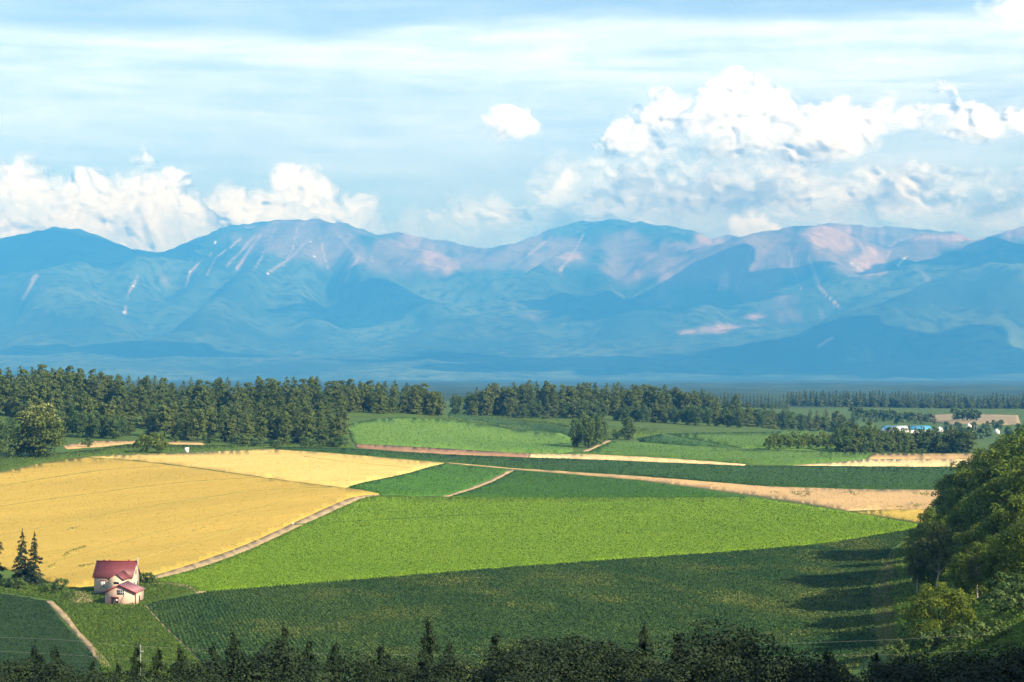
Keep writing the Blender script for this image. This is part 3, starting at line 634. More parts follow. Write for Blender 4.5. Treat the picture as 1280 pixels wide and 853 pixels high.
def cloud(label, top, bot, Yc_, amp=26.0, amp_b=16.0, soft=34.0, opac=1.0, depth=1.0, seed=0.0, step=1.5, wave=72.0, soft_b=None, thin=0.45):
    """a heap between an upper and a lower outline (photo columns and rows), at distance Yc_; edges broken by billows"""
    top = np.array(top, float); bot = np.array(bot, float)
    x0, x1 = top[0, 0], top[-1, 0]; y0 = top[:, 1].min() - amp * 1.5; y1 = bot[:, 1].max() + amp_b * 1.5
    gx_, gy_ = np.meshgrid(np.arange(x0 - 20, x1 + 20, step), np.arange(y0, y1, step))
    wx = gx_ + 10 * fbm(gx_ / 70 + seed * 7, gy_ / 70, 3); wy = gy_ + 10 * fbm(gx_ / 70, gy_ / 70 + seed * 5 + 40, 3)
    bl = billow(wx / wave + seed * 13, wy / (wave * 0.85) + seed * 3, 6, 0.55)
    fb = fbm(wx / 90 + seed * 31, wy / 60 + 9, 6, 0.55)
    ut = gy_ - np.interp(gx_, top[:, 0], top[:, 1]) + amp * (0.8 * bl + 0.45 * fb) + 7
    ub = np.interp(gx_, bot[:, 0], bot[:, 1]) - gy_ + amp_b * (1.1 * fb + 0.3 * bl)
    us = np.minimum(gx_ - x0, x1 - gx_) + amp * fb
    bs = billow(wx / wave + seed * 13, wy / (wave * 0.85) + seed * 3, 3, 0.36)
    fs = fbm(gx_ / 90 + seed * 31, gy_ / 60 + 9, 2, 0.5)
    lump = fbm(wx / (wave * 0.62) + seed * 17, wy / (wave * 0.5) + 2.5, 3, 0.42)
    D = np.minimum(np.minimum(gy_ - np.interp(gx_, top[:, 0], top[:, 1]) + amp * (0.3 + 0.4 * fs + 0.3 * lump) + 6, (np.interp(gx_, bot[:, 0], bot[:, 1]) - gy_ + amp_b * fs + 6) * 0.8), np.minimum(gx_ - x0, x1 - gx_) + amp * fs)
    sb = soft_b or soft * 1.6
    alpha = sstep(0, soft, ut) * sstep(0, sb, ub) * sstep(0, soft * 1.5, us) * opac
    topn = 1 - sstep(0, 70, ut)                        # 1 at the crest, 0 deep below it
    alpha = alpha * np.clip(0.60 + 0.45 * bl + 0.30 * fb + 0.50 * topn, thin, 1)
    Dp = np.clip(D, 0, 60)
    k = Yc_ / F
    rel = (np.sqrt(Dp * 60) * 0.5 + 6.0 * (lump + 0.3) * sstep(0, 26, D)) * depth          # half thickness, photo pixels
    rel = np.where(D > 0, np.maximum(rel, 0.5), 0.5)
    keep = alpha > 0.004
    kq = keep[:-1, :-1] | keep[:-1, 1:] | keep[1:, 1:] | keep[1:, :-1]
    nr, nc = gx_.shape; idx = np.arange(nr * nc).reshape(nr, nc)
    q = np.stack([idx[:-1, :-1], idx[1:, :-1], idx[1:, 1:], idx[:-1, 1:]], -1)[kq]
    used = np.unique(q); rm = np.full(nr * nc, -1); rm[used] = np.arange(len(used)); q = rm[q]
    gx_, gy_, rel, al = gx_.ravel()[used], gy_.ravel()[used], rel.ravel()[used], alpha.ravel()[used]
    Xf = (gx_ - CX) * k; Zf = CZ + (Y0 - gy_) * k
    ox, oy, oz = float(Xf.mean()), Yc_, float(Zf.min())
    front = np.stack([Xf - ox, -rel * k, Zf - oz], 1); back = np.stack([Xf - ox, rel * k, Zf - oz], 1)
    n = len(front)
    me = fast_mesh('cloud', np.concatenate([front, back]), np.concatenate([q, q[:, ::-1] + n]), True)
    va = me.attributes.new('vapour', 'FLOAT', 'POINT'); va.data.foreach_set('value', np.concatenate([al, al]).astype(np.float32))
    o = link('cloud', me, VAP); o.location = (ox, oy, oz); tag(o, label, 'cloud')
    return o
CY = 46500.0
cloud('long white cumulus bank above the leftmost dome shaped mountain', [(-140, 230), (-40, 212), (0, 205), (30, 200), (60, 212), (100, 208), (150, 204), (180, 200), (215, 202), (240, 232), (270, 262), (300, 290)], [(-140, 350), (150, 350), (250, 350), (300, 340)], CY - 1000, seed=1.0, soft_b=30)
cloud('white cumulus with a tall bump behind the pointed volcano summit', [(225, 290), (262, 246), (280, 230), (330, 228), (352, 210), (368, 204), (392, 216), (415, 230), (440, 248), (470, 258), (505, 282)], [(225, 345), (400, 345), (505, 330)], CY + 1800, seed=2.0)
cloud('low hazy bank of cloud in the saddle between the two summits', [(440, 280), (480, 256), (520, 250), (560, 246), (600, 252), (625, 240), (660, 240), (700, 256), (760, 272)], [(440, 318), (600, 322), (760, 318)], CY + 1700, seed=3.0, opac=0.5, soft=40)
cloud('small lone white puff floating above the middle of the range', [(586, 164), (600, 146), (618, 136), (640, 134), (662, 142), (682, 164)], [(586, 172), (634, 182), (682, 172)], CY, amp=9, amp_b=8, soft=19, depth=0.4, seed=4.0, wave=38, soft_b=22)
cloud('large towering white cumulus mass at the upper right', [(735, 190), (765, 152), (800, 126), (830, 128), (860, 120), (885, 104), (915, 98), (945, 98), (970, 108), (1000, 130), (1040, 136), (1075, 124), (1110, 120), (1150, 128), (1190, 120), (1230, 126), (1265, 142), (1330, 140), (1420, 160)],
      [(735, 200), (800, 206), (940, 212), (1040, 212), (1100, 196), (1150, 176), (1200, 170), (1240, 178), (1300, 190), (1420, 190)], CY - 800, amp=28, amp_b=26, soft=26, seed=5.0, soft_b=46)
cloud('long grey white layer of cloud just above the rocky right summits', [(690, 276), (716, 252), (740, 232), (780, 212), (820, 210), (850, 226), (900, 222), (960, 222), (1040, 230), (1100, 224), (1160, 228), (1280, 234), (1420, 236)],
      [(690, 300), (900, 300), (1000, 294), (1140, 284), (1280, 286), (1420, 290)], CY + 700, amp=26, seed=6.0, opac=0.9, soft=34, thin=0.35)
cloud('soft veil of vapour below the large upper right cumulus', [(640, 240), (700, 200), (780, 186), (900, 190), (1040, 196), (1110, 200), (1160, 214), (1280, 226), (1420, 230)], [(640, 300), (900, 300), (1280, 300), (1420, 300)], CY + 3600, amp=30, seed=7.0, opac=0.85, thin=0.45, soft=60, step=2.5)
cloud('pale continuous bank of low cloud resting along the whole crest', [(-160, 262), (0, 250), (120, 246), (260, 262), (400, 262), (520, 256), (600, 262), (680, 258), (800, 256), (1000, 262), (1200, 262), (1440, 264)], [(-160, 330), (1440, 330)], CY + 5000, amp=26, seed=9.0, opac=0.9, soft=60, step=2.5, wave=110)
cloud('faint ragged cloud cut by the top right corner', [(1195, 30), (1215, 6), (1240, -6), (1290, -20), (1360, -10)], [(1195, 36), (1240, 44), (1300, 52), (1360, 50)], CY - 1700, amp=16, amp_b=14, soft=30, seed=8.0, depth=0.4, opac=0.55, wave=40)

cloud('bright white steam plume rising behind the rocky right summits', [(900, 290), (918, 272), (940, 266), (960, 272), (978, 284), (990, 296)], [(900, 304), (990, 304)], CY - 2600, amp=8, amp_b=4, soft=16, seed=11.0, wave=30, soft_b=14, depth=0.3, opac=0.8)
# unseen cumulus added above the view so that their shadows lie on the range
def shade_cloud(X, Y, Z, rx, ry, rz, seed, label):
    n, m_ = 48, 24
    th = np.linspace(0, 2 * math.pi, n, endpoint=False); ph = np.linspace(0.02, math.pi - 0.02, m_)
    TH, PH = np.meshgrid(th, ph)
    ux, uy, uz = np.sin(PH) * np.cos(TH), np.sin(PH) * np.sin(TH), np.cos(PH)
    r = 1 + 0.5 * fbm(ux * 1.7 + seed * 5, uy * 1.7 + uz, 5, 0.6) + 0.15 * billow(ux * 3 + seed, uy * 3 + uz * 2, 3)
    V = np.stack([ux * r * rx, uy * r * ry, np.where(uz > 0, uz * r * rz, uz * rz * 0.35)], -1).reshape(-1, 3)
    i = np.arange(n * m_).reshape(m_, n); j = np.roll(i, -1, 1)
    q = np.stack([i[:-1], i[1:], j[1:], j[:-1]], -1).reshape(-1, 4)
    me = fast_mesh('cloud', V, [q, i[0][None, :], i[-1][None, ::-1]], True)
    va = me.attributes.new('vapour', 'FLOAT', 'POINT'); va.data.foreach_set('value', np.full(len(V), 0.92, np.float32))
    o = link('cloud', me, VAP); o.location = (X, Y, Z); tag(o, label, 'cloud', 'unseen cumulus added for shade')
def shade_of(px, Y, z, zc):
    k = (zc - z) / to_sun.z
    return (px - CX) * Y / F + to_sun.x * k, Y + to_sun.y * k, zc
for k, (px, Y, z, zc, rx, ry) in enumerate([(1200, 22400, 130, 5200, 3300, 2100), (860, 22700, 130, 5200, 3300, 1900), (820, 29300, 1130, 5500, 1500, 1700), (1230, 30000, 1400, 5500, 1700, 1700), (90, 32700, 1900, 6500, 1900, 1600), (470, 29300, 1200, 6000, 1000, 1200), (200, 24600, 330, 5300, 1800, 700)]):
    shade_cloud(*shade_of(px, Y, z, zc), rx, ry, 500, k * 1.3 + 0.4, 'unseen cumulus added above the view to shade the mountain foot')

# ------------------------------------------------------------------ trees
def leaf_mat(name, a, b_, trans=0.3, rng=0.5, tip=None):
    m, t, b = base_mat(name, 0.7)
    oi = N(t, 'ShaderNodeObjectInfo'); g = N(t, 'ShaderNodeNewGeometry')
    c = mixc(t, oi.outputs['Random'], a, b_)
    if tip:
        tx = N(t, 'ShaderNodeTexCoord'); sp = N(t, 'ShaderNodeSeparateXYZ'); L(t, tx, sp, 0, 0)
        f = math_node(t, 'MULTIPLY', ramp(t, sp.outputs[2], [(0.55, (0, 0, 0)), (0.95, (1, 1, 1))]), ramp(t, g.outputs['Random Per Island'], [(0.3, (0, 0, 0)), (0.7, (1, 1, 1))]))
        c = mixc(t, f, c, tip)
    v = ramp(t, g.outputs['Random Per Island'], [(0, (1 - rng,) * 3), (1, (1 + rng,) * 3)])
    c = mixc(t, 1.0, c, v, 'MULTIPLY')
    t.links.new(c, b.inputs['Base Color'])
    tr = N(t, 'ShaderNodeBsdfTranslucent'); t.links.new(c, tr.inputs['Color'])
    mx = N(t, 'ShaderNodeMixShader'); mx.inputs[0].default_value = trans
    out = t.nodes['Material Output']; L(t, b, mx, 0, 1); L(t, tr, mx, 0, 2); L(t, mx, out)
    return m
def bark_mat(name, a, b_):
    m, t, b = base_mat(name, 0.9)
    n = pos_noise(t, 3.0, 4, 0.6, (1, 1, 0.3))
    t.links.new(mixc(t, n, a, b_), b.inputs['Base Color']); return m
BARK = bark_mat('bark', (0.055, 0.042, 0.032), (0.03, 0.024, 0.018)); PALE_BARK = bark_mat('pale_bark', (0.42, 0.38, 0.33), (0.22, 0.19, 0.16))
LM = dict(pine=leaf_mat('pine_needles', (0.082, 0.120, 0.028), (0.108, 0.146, 0.034), 0.34, 0.45),
          larch=leaf_mat('larch_needles', (0.094, 0.132, 0.032), (0.124, 0.158, 0.038), 0.35, 0.4),
          broad=leaf_mat('broad_leaves', (0.062, 0.112, 0.030), (0.092, 0.140, 0.036), 0.35, 0.45),
          lush=leaf_mat('lush_leaves', (0.092, 0.142, 0.018), (0.118, 0.160, 0.022), 0.4, 0.5),
          olive=leaf_mat('olive_leaves', (0.105, 0.125, 0.026), (0.090, 0.110, 0.024), 0.35, 0.45),
          yellow=leaf_mat('yellow_green_leaves', (0.135, 0.180, 0.022), (0.125, 0.170, 0.022), 0.45, 0.35),
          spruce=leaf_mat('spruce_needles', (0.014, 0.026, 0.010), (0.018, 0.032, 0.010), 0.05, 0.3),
          cream=leaf_mat('flowering_leaves', (0.080, 0.115, 0.022), (0.085, 0.12, 0.022), 0.3, 0.45, tip=(0.24, 0.25, 0.085)))
def tube(pts, radii, sides=6):
    V = []; Fq = []
    for i, (p, r) in enumerate(zip(pts, radii)):
        p = np.array(p, float)
        d = np.array(pts[min(i + 1, len(pts) - 1)], float) - np.array(pts[max(i - 1, 0)], float); d /= np.linalg.norm(d) + 1e-9
        a = np.cross(d, [0.31, 0.95, 0.1]); a /= np.linalg.norm(a); b_ = np.cross(d, a)
        for k in range(sides):
            th = 2 * math.pi * k / sides; V.append(p + r * (math.cos(th) * a + math.sin(th) * b_))
    for i in range(len(pts) - 1):
        for k in range(sides):
            Fq.append((i * sides + k, i * sides + (k + 1) % sides, (i + 1) * sides + (k + 1) % sides, (i + 1) * sides + k))
    return V, Fq
def join(parts):
    V = []; Fq = []; o = 0
    for v, f in parts:
        V.append(np.asarray(v, float).reshape(-1, 3)); Fq.append(np.asarray(f) + o); o += len(V[-1])
    return np.concatenate(V), np.concatenate(Fq)
def trunk_mesh(H_, r, seed, limbs=5, spread=0.3, lean=0.0, top=0.8):
    rs = np.random.RandomState(seed)
    pts = [(0, 0, -0.6)]; x = y = 0.0
    for k in range(1, 7):
        x += rs.normal(0, 0.012 * H_) + lean * H_ / 6; y += rs.normal(0, 0.012 * H_); pts.append((x, y, H_ * top * k / 6))
    parts = [tube(pts, [r * 1.25] + [r * (1 - 0.85 * k / 6) for k in range(1, 7)])]
    for k in range(limbs):
        i = rs.randint(2, 6); p = np.array(pts[i]); a = rs.uniform(0, 6.28); ln = H_ * spread * rs.uniform(0.6, 1.0)
        q = p + np.array([math.cos(a), math.sin(a), 0.75]) * ln * 0.5; e = q + np.array([math.cos(a + 0.3), math.sin(a + 0.3), 0.9]) * ln * 0.45
        parts.append(tube([p, q, e], [r * 0.4, r * 0.26, r * 0.08], 5))
    V, Fq = join(parts); return fast_mesh('trunk', V, Fq, True)
def conifer_crown(H_, Rr, n, size, seed, bare=0.12, droop=0.35, power=0.85, shag=0.25, whorls=None):
    """tiers of drooping boughs thinning to a pointed top"""
    rng = np.random.default_rng(seed)
    W = whorls or max(7, int(H_ / 0.9))
    nb = W * 7
    zb = bare + (1 - bare) * (np.repeat(np.arange(W), 7) + rng.uniform(-0.35, 0.35, nb)) / W
    zb = np.clip(zb, bare, 0.985); ab = rng.uniform(0, 2 * math.pi, nb)
    lb = Rr * (1 - (zb - bare) / (1 - bare)) ** power * rng.uniform(1 - shag * 1.6, 1 + shag, nb) + 0.02 * Rr
    k = rng.choice(nb, n, p=(lb + 0.12 * Rr) / (lb + 0.12 * Rr).sum())
    tt = rng.uniform(0.0, 1.0, n) ** 0.6
    th = ab[k] + rng.normal(0, 0.16, n)
    rad = lb[k] * tt + rng.normal(0, 0.02 * Rr, n)
    z = zb[k] * H_ - droop * lb[k] * tt ** 1.3 + rng.normal(0, 0.012 * H_, n) + 0.10 * lb[k]
    P = np.stack([np.cos(th) * rad, np.sin(th) * rad, z], 1)
    Nn = np.stack([np.cos(th) * 0.75, np.sin(th) * 0.75, np.full(n, 0.8)], 1)
    V, Fq = facets(P, Nn, size * (0.55 + 0.6 * (1 - zb[k])), rng, 0.6, 0.42)
    tip = rng.uniform(0.88, 1.0, 24); P2 = np.stack([rng.normal(0, 0.01 * Rr, 24), rng.normal(0, 0.01 * Rr, 24), tip * H_], 1)
    V2, F2 = facets(P2, rng.normal(0, 1, (24, 3)) * [1, 1, 0.1], size * 0.5, rng, 1.3, 0.2)
    V, Fq = join([(V, Fq), (V2, F2)]); return fast_mesh('crown', V, Fq)
def broad_crown(H_, Rr, n, size, seed, base=0.25, clumps=34, egg=0.0, cl=0.30):
    """leaves in clumps spread through an uneven egg-shaped volume"""
    rng = np.random.default_rng(seed)
    d = rng.normal(0, 1, (clumps, 3)); d /= np.linalg.norm(d, axis=1, keepdims=True)
    hz_ = H_ * (1 - base) / 2; cz = H_ * base + hz_
    rr = rng.uniform(0.45, 0.88, clumps)[:, None]
    C = d * rr; zz = C[:, 2]
    wid = Rr * (1 - egg * np.clip(zz, -1, 1)) 
    C = np.stack([C[:, 0] * wid, C[:, 1] * wid, cz + zz * hz_], 1)
    cr_ = cl * rng.uniform(0.7, 1.25, clumps) * min(Rr, hz_) * 1.15
    k = rng.choice(clumps, n, p=cr_ ** 2 / (cr_ ** 2).sum())
    e = rng.normal(0, 1, (n, 3)); e /= np.linalg.norm(e, axis=1, keepdims=True)
    e[:, 2] = np.where(e[:, 2] < -0.5, -e[:, 2], e[:, 2])
    P = C[k] + e * cr_[k][:, None] * rng.uniform(0.7, 1.08, n)[:, None] * np.array([1.1, 1.1, 0.85])
    P[:, 2] = np.maximum(P[:, 2], H_ * 0.03)
    V, Fq = facets(P, e + np.array([0, 0, 0.3]), size, rng, 0.8, 0.45)
    return fast_mesh('crown', V, Fq)
class Kind:
    def __init__(s, name, cat, variants, mat, bark=BARK):
        s.name, s.cat, s.mat, s.bark = name, cat, mat, bark; s.v = variants
        for crown, trunk, h in variants:
            crown.materials.append(mat)
            if trunk is not None: trunk.materials.append(bark)
    def plant(s, loc, height, rz, label, group=None, var=0, wide=1.0, cat=None, parts=True, name=None):
        crown, trunk, h = s.v[var % len(s.v)]; k = height / h
        if not parts:
            o = link(name or s.name, crown); o.location = loc; o.rotation_euler = (0, 0, rz); o.scale = (k * wide, k * wide, k)
            return tag(o, label, cat or s.cat, group)
        o = empty(name or s.name, loc, rz); o.scale = (k * wide, k * wide, k); tag(o, label, cat or s.cat, group)
        if trunk is not None: link('trunk', trunk, None, o)
        link('crown', crown, None, o)
        return o
def mk_conifer(H_, Rr, n, size, seeds, **kw): return [(conifer_crown(H_, Rr, n, size, s_, **kw), trunk_mesh(H_, 0.008 * H_ + 0.03, s_, 0, top=0.86), H_) for s_ in seeds]
def mk_broad(H_, Rr, n, size, seeds, base=0.25, clumps=34, egg=0.0, cl=0.3, limbs=5): return [(broad_crown(H_, Rr, n, size, s_, base, clumps, egg, cl), trunk_mesh(H_, 0.016 * H_ + 0.05, s_, limbs, top=0.75), H_) for s_ in seeds]
K = dict(
    pine=Kind('pine_tree', 'tree', mk_conifer(18, 4.5, 2800, 0.85, (1, 2), bare=0.0, power=0.42, shag=0.3, droop=0.1) + mk_broad(17, 4.2, 2800, 0.8, (3, 4, 5), -0.12, 64, 0.3, 0.24, 0), LM['pine']),
    larch=Kind('larch_tree', 'tree', mk_conifer(18, 4.6, 2600, 0.85, (11, 12), bare=0.0, power=0.55, shag=0.35, droop=0.08) + mk_broad(16, 4.2, 2600, 0.8, (13, 14), -0.12, 64, 0.35, 0.24, 0), LM['larch']),
    wood=Kind('broadleaf_tree', 'tree', mk_broad(14, 5.0, 2800, 0.75, (21, 22, 23, 24), -0.1, 46, 0.12, 0.28), LM['broad']),
    far=Kind('conifer', 'tree', mk_conifer(18, 3.2, 420, 1.5, (31, 32, 33), bare=0.05, power=0.6, shag=0.35), LM['pine']),
    farb=Kind('broadleaf_tree', 'tree', mk_broad(12, 4.6, 420, 1.5, (35, 36, 37), 0.05, 18, 0.1), LM['broad']),
    bank=Kind('broadleaf_tree', 'tree', mk_broad(14, 5.0, 9000, 0.40, (41, 42, 43, 44, 45), -0.08, 80, 0.15, 0.22, 8), LM['lush']),
    olive=Kind('olive_green_tree', 'tree', mk_broad(13, 4.4, 4200, 0.42, (51, 52), 0.2, 44, 0.05, 0.24, 9), LM['olive'], PALE_BARK),
    bush=Kind('yellow_green_shrub', 'shrub', mk_broad(9, 6.5, 8000, 0.36, (55,), -0.15, 80, 0.25, 0.2, 6), LM['yellow']),
    shrub=Kind('shrub', 'shrub', mk_broad(4, 3.0, 900, 0.42, (57, 58, 59), 0.0, 22, 0.15, 0.3, 3), LM['broad']),
    shrub_y=Kind('shrub', 'shrub', mk_broad(6, 5.2, 1500, 0.6, (61, 62), 0.0, 30, 0.15, 0.28, 3), LM['lush']),
    cream=Kind('flowering_tree', 'tree', mk_broad(20, 9.6, 11000, 0.8, (65,), -0.08, 90, 0.08, 0.23, 8), LM['cream']),
    spruce=Kind('spruce_tree', 'tree', mk_conifer(12, 3.3, 5200, 0.42, (71, 72, 73, 74), bare=0.05, power=0.95, shag=0.3, droop=0.3), LM['spruce']),
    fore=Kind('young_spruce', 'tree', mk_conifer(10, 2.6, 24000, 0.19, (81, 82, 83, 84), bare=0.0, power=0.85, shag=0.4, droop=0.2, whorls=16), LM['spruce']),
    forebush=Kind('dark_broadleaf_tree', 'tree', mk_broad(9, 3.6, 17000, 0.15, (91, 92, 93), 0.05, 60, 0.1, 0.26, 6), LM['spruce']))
rnd = random.Random(5)
ORD = ['first', 'second', 'third', 'fourth', 'fifth', 'sixth', 'seventh', 'eighth', 'ninth', 'tenth', 'eleventh', 'twelfth', 'thirteenth', 'fourteenth', 'fifteenth', 'sixteenth', 'seventeenth', 'eighteenth', 'nineteenth', 'twentieth',
       'twenty-first', 'twenty-second', 'twenty-third', 'twenty-fourth', 'twenty-fifth', 'twenty-sixth', 'twenty-seventh', 'twenty-eighth', 'twenty-ninth', 'thirtieth']
def on(px, py): return Vector(pix_world(px, py)[0])
def grove(rows, kinds, label_of, group, hts, wide=1.0):
    """rows: (column from, to, distance from, to, spacing m)"""
    for (xa, xb, ya, yb, sp) in rows:
        px = xa
        while px <= xb:
            f = (px - xa) / max(1e-6, xb - xa); Y = ya + (yb - ya) * f + rnd.uniform(-9, 9)
            k = rnd.choices(list(kinds), list(kinds.values()))[0]
            p = at(px + rnd.uniform(-2, 2), Y)
            K[k].plant(p, rnd.uniform(*hts) * (0.8 if k == 'wood' else 1), rnd.uniform(0, 6.28), label_of(k), group + (' (broadleaf)' if k == 'wood' else ' (larch)' if k == 'larch' else ''), rnd.randrange(5), wide * rnd.uniform(0.85, 1.2))
            px += sp * F / Y * rnd.uniform(0.8, 1.2)
nm = {'pine': 'dark green pine', 'larch': 'lighter green larch', 'wood': 'rounded leafy green tree'}
# the wood behind the golden field
grove([(-25, 150, 1130, 1150, 5.6), (-25, 160, 1060, 1075, 5.8), (150, 545, 1150, 1190, 5.4), (150, 430, 1080, 1080, 5.8), (-25, 90, 1000, 1000, 6.5)], {'pine': 0.75, 'larch': 0.25},
      lambda k: nm[k] + ' deep in the wood behind the golden field', 'back trees of the left wood', (17, 20.5))
grove([(85, 160, 960, 950, 5.6), (165, 430, 990, 970, 5.4)], {'pine': 0.5, 'larch': 0.35, 'wood': 0.15}, lambda k: nm[k] + ' in the middle of the wood behind the golden field', 'middle trees of the left wood', (15, 19))
grove([(190, 425, 930, 905, 5.6)], {'pine': 0.4, 'larch': 0.45, 'wood': 0.15}, lambda k: nm[k] + ' at the near edge of the wood behind the golden field', 'front trees of the left wood', (13, 18))
grove([(436, 558, 1135, 1165, 4.4)], {'pine': 0.45, 'larch': 0.55}, lambda k: nm[k] + ' along the top edge of the light green hill', 'trees at the hill top edge', (15, 18))
# the wood beyond the small fields, right of centre
grove([(588, 840, 1400, 1400, 5.4), (600, 890, 1460, 1480, 5.8), (640, 930, 1540, 1560, 6.4)], {'pine': 0.7, 'larch': 0.2, 'wood': 0.1}, lambda k: nm[k] + ' deep in the wood right of centre', 'back trees of the right wood', (19, 24))
grove([(640, 760, 1365, 1345, 6.5), (770, 935, 1330, 1300, 6.5), (860, 935, 1390, 1390, 7.0)], {'larch': 0.4, 'wood': 0.6}, lambda k: nm[k] + ' at the near edge of the wood right of centre', 'front trees of the right wood', (14, 18))
grove([(925, 1060, 1450, 1600, 6.5), (940, 1075, 1620, 1700, 7.0)], {'larch': 0.3, 'wood': 0.7}, lambda k: nm[k] + ' on the slope left of the farm shed', 'leafy slope trees', (15, 20))
K['wood'].plant(at(571, 1330), 15, 0.4, 'single rounded tree in the gap between the two woods', None, 1)
K['larch'].plant(at(590, 1340), 13, 1.4, 'small tree beside the single rounded tree in the wood gap', None, 2)
# shrubs under the left wood
for k, (px, Y, h) in enumerate([(80, 925, 12), (98, 920, 13), (112, 925, 13.5), (128, 915, 12.5), (141, 912, 12), (152, 925, 9), (162, 935, 8)]):
    K['wood'].plant(at(px, Y), h, k, f'leafy green tree of the rounded clump right of the flowering tree, {ORD[k]} from the left', 'rounded clump by the left wood', k, 0.95)
for k, (px, Y) in enumerate([(0, 840), (-14, 880), (14, 900)]): K['wood'].plant(at(px, Y), 12 - k, k * 2.0, 'green tree at the left picture edge behind the flowering tree', 'trees at the left picture edge', k)
K['cream'].plant(on(48, 571), 21.5, 0.3, 'big round tree with cream blossom standing at the left end of the golden field')
for k, (px, py, h) in enumerate([(8, 571, 8.5), (-8, 573, 9), (22, 570, 6)]): K['shrub'].plant(on(px, py), h, k, 'dark leafy shrub under the left side of the flowering tree', 'shrubs left of the flowering tree', k, 0.9)
K['shrub'].plant(on(109, 559.5), 4.2, 0.2, 'small dark round bush in front of the pale stubble strip')
K['shrub_y'].plant(on(183, 566), 8.4, 0.3, 'olive green round bush on the far edge of the golden field', None, 0, 0.95)
K['shrub_y'].plant(on(199, 566), 7.0, 1.3, 'smaller half of the double bush beside the white box', None, 1, 0.8)
for k, (px, py) in enumerate([(218, 553), (262, 554), (300, 556), (320, 558), (345, 560), (382, 560), (400, 559), (414, 558), (425, 559)]):
    K['shrub'].plant(on(px, py), 3.2 + (k % 3), k * 1.3, f'low green bush at the foot of the left wood, {ORD[k]} from the left', 'bushes at the foot of the left wood', k, 1.2)
# trees standing in the small fields
for k, (px, py, h) in enumerate([(721, 559, 15.5), (732, 558, 17.5), (744, 556.5, 17.5), (752, 554, 15), (736, 560, 13)]):
    K['wood'].plant(on(px, py), h, k * 1.1, ['left', 'left middle', 'right middle', 'rightmost', 'front'][k] + ' tree of the dense rounded clump in the middle of the small fields', 'clump in the small fields', k, 0.72)
K['wood'].plant(on(785, 550), 13.5, 0.5, 'lone dark tree right of the rounded clump in the small fields', None, 2, 0.9)
K['shrub'].plant(on(772, 549), 5.5, 0.7, 'bush at the foot of the lone dark tree', None, 1)
for k in range(16):
    px = 962 + k * 6.0; py = 562 - 0.02 * k - (k % 3) * 2.2
    K['shrub_y'].plant(on(px, py), rnd.uniform(4.5, 7.5), k, f'pale green bush in the hedge right of the light green meadow, {ORD[k]} from the left', 'hedge bushes', k, 0.75)
for k in range(20):
    px = 1058 + k * 8.4; p = on(px, 567.2); p.y += 12
    K['pine' if k % 3 else 'wood'].plant(Vector((p.x, p.y, float(ground_z(p.x, p.y)))), rnd.uniform(13, 15.5) * (1.08 if k < 5 else 0.95), k * 1.7, f'tree in the dark row behind the right hand stubble field, {ORD[k]} from the left', 'dark row behind the stubble', k, 1.05)
# far trees
for k in range(78):
    px = 984 + k * 4.1 + rnd.uniform(-1.2, 1.2)
    K['far'].plant(at(px, 2540 + rnd.uniform(-25, 25)), rnd.uniform(17, 21), k, 'distant dark conifer in the long row below the foothills', 'distant conifer row', k, 1.5, parts=False)
for k in range(26):
    px = 1068 + k * 4.0
    K['far' if k % 2 else 'farb'].plant(at(px, 1990 + rnd.uniform(-30, 60)), rnd.uniform(11, 15) * (1.0 if k < 14 else 0.8), k, 'dark far tree behind the blue roofed shed', 'trees behind the shed', k, 1.1, parts=False)
for k in range(7): K['farb'].plant(at(1194 + k * 4.6, 2080), rnd.uniform(12, 15), k, 'far tree of the dark clump in front of the tan field', 'clump before the tan field', k, 1.0, parts=False)
for k in range(34):
    px = 1166 + rnd.uniform(0, 130); K['farb'].plant(at(px, rnd.uniform(1500, 1900)), rnd.uniform(7, 12), k, 'small tree among the far farm buildings', 'trees among the farm buildings', k, 1.0, parts=False)
for k in range(24):
    px = 878 + k * 4.6; K['far'].plant(at(px, 2300 + rnd.uniform(-30, 30)), rnd.uniform(14, 18), k, 'distant dark conifer behind the leafy slope', 'distant conifers behind the slope', k, 1.0, parts=False)
# spruces by the house
K['spruce'].plant(on(28, 729), 11.6, 0.2, 'pointed dark spruce left of its twin near the farmhouse', None, 0, 0.92)
K['spruce'].plant(on(43, 730), 11.2, 1.2, 'pointed dark spruce right of its twin near the farmhouse', None, 1, 0.95)
K['spruce'].plant(on(-8, 722), 12.5, 2.2, 'dark spruce cut by the left picture edge', None, 2, 1.05)
for k, (px, py) in enumerate([(2, 733), (12, 735), (22, 737), (55, 739), (66, 741), (76, 738), (88, 748), (178, 728), (184, 730)]):
    K['shrub'].plant(on(px, py), 1.6 + 0.5 * (k % 3), k, f'low dark bush in the rough grass around the farmhouse, {ORD[k]} from the left', 'bushes around the farmhouse', k, 1.1)
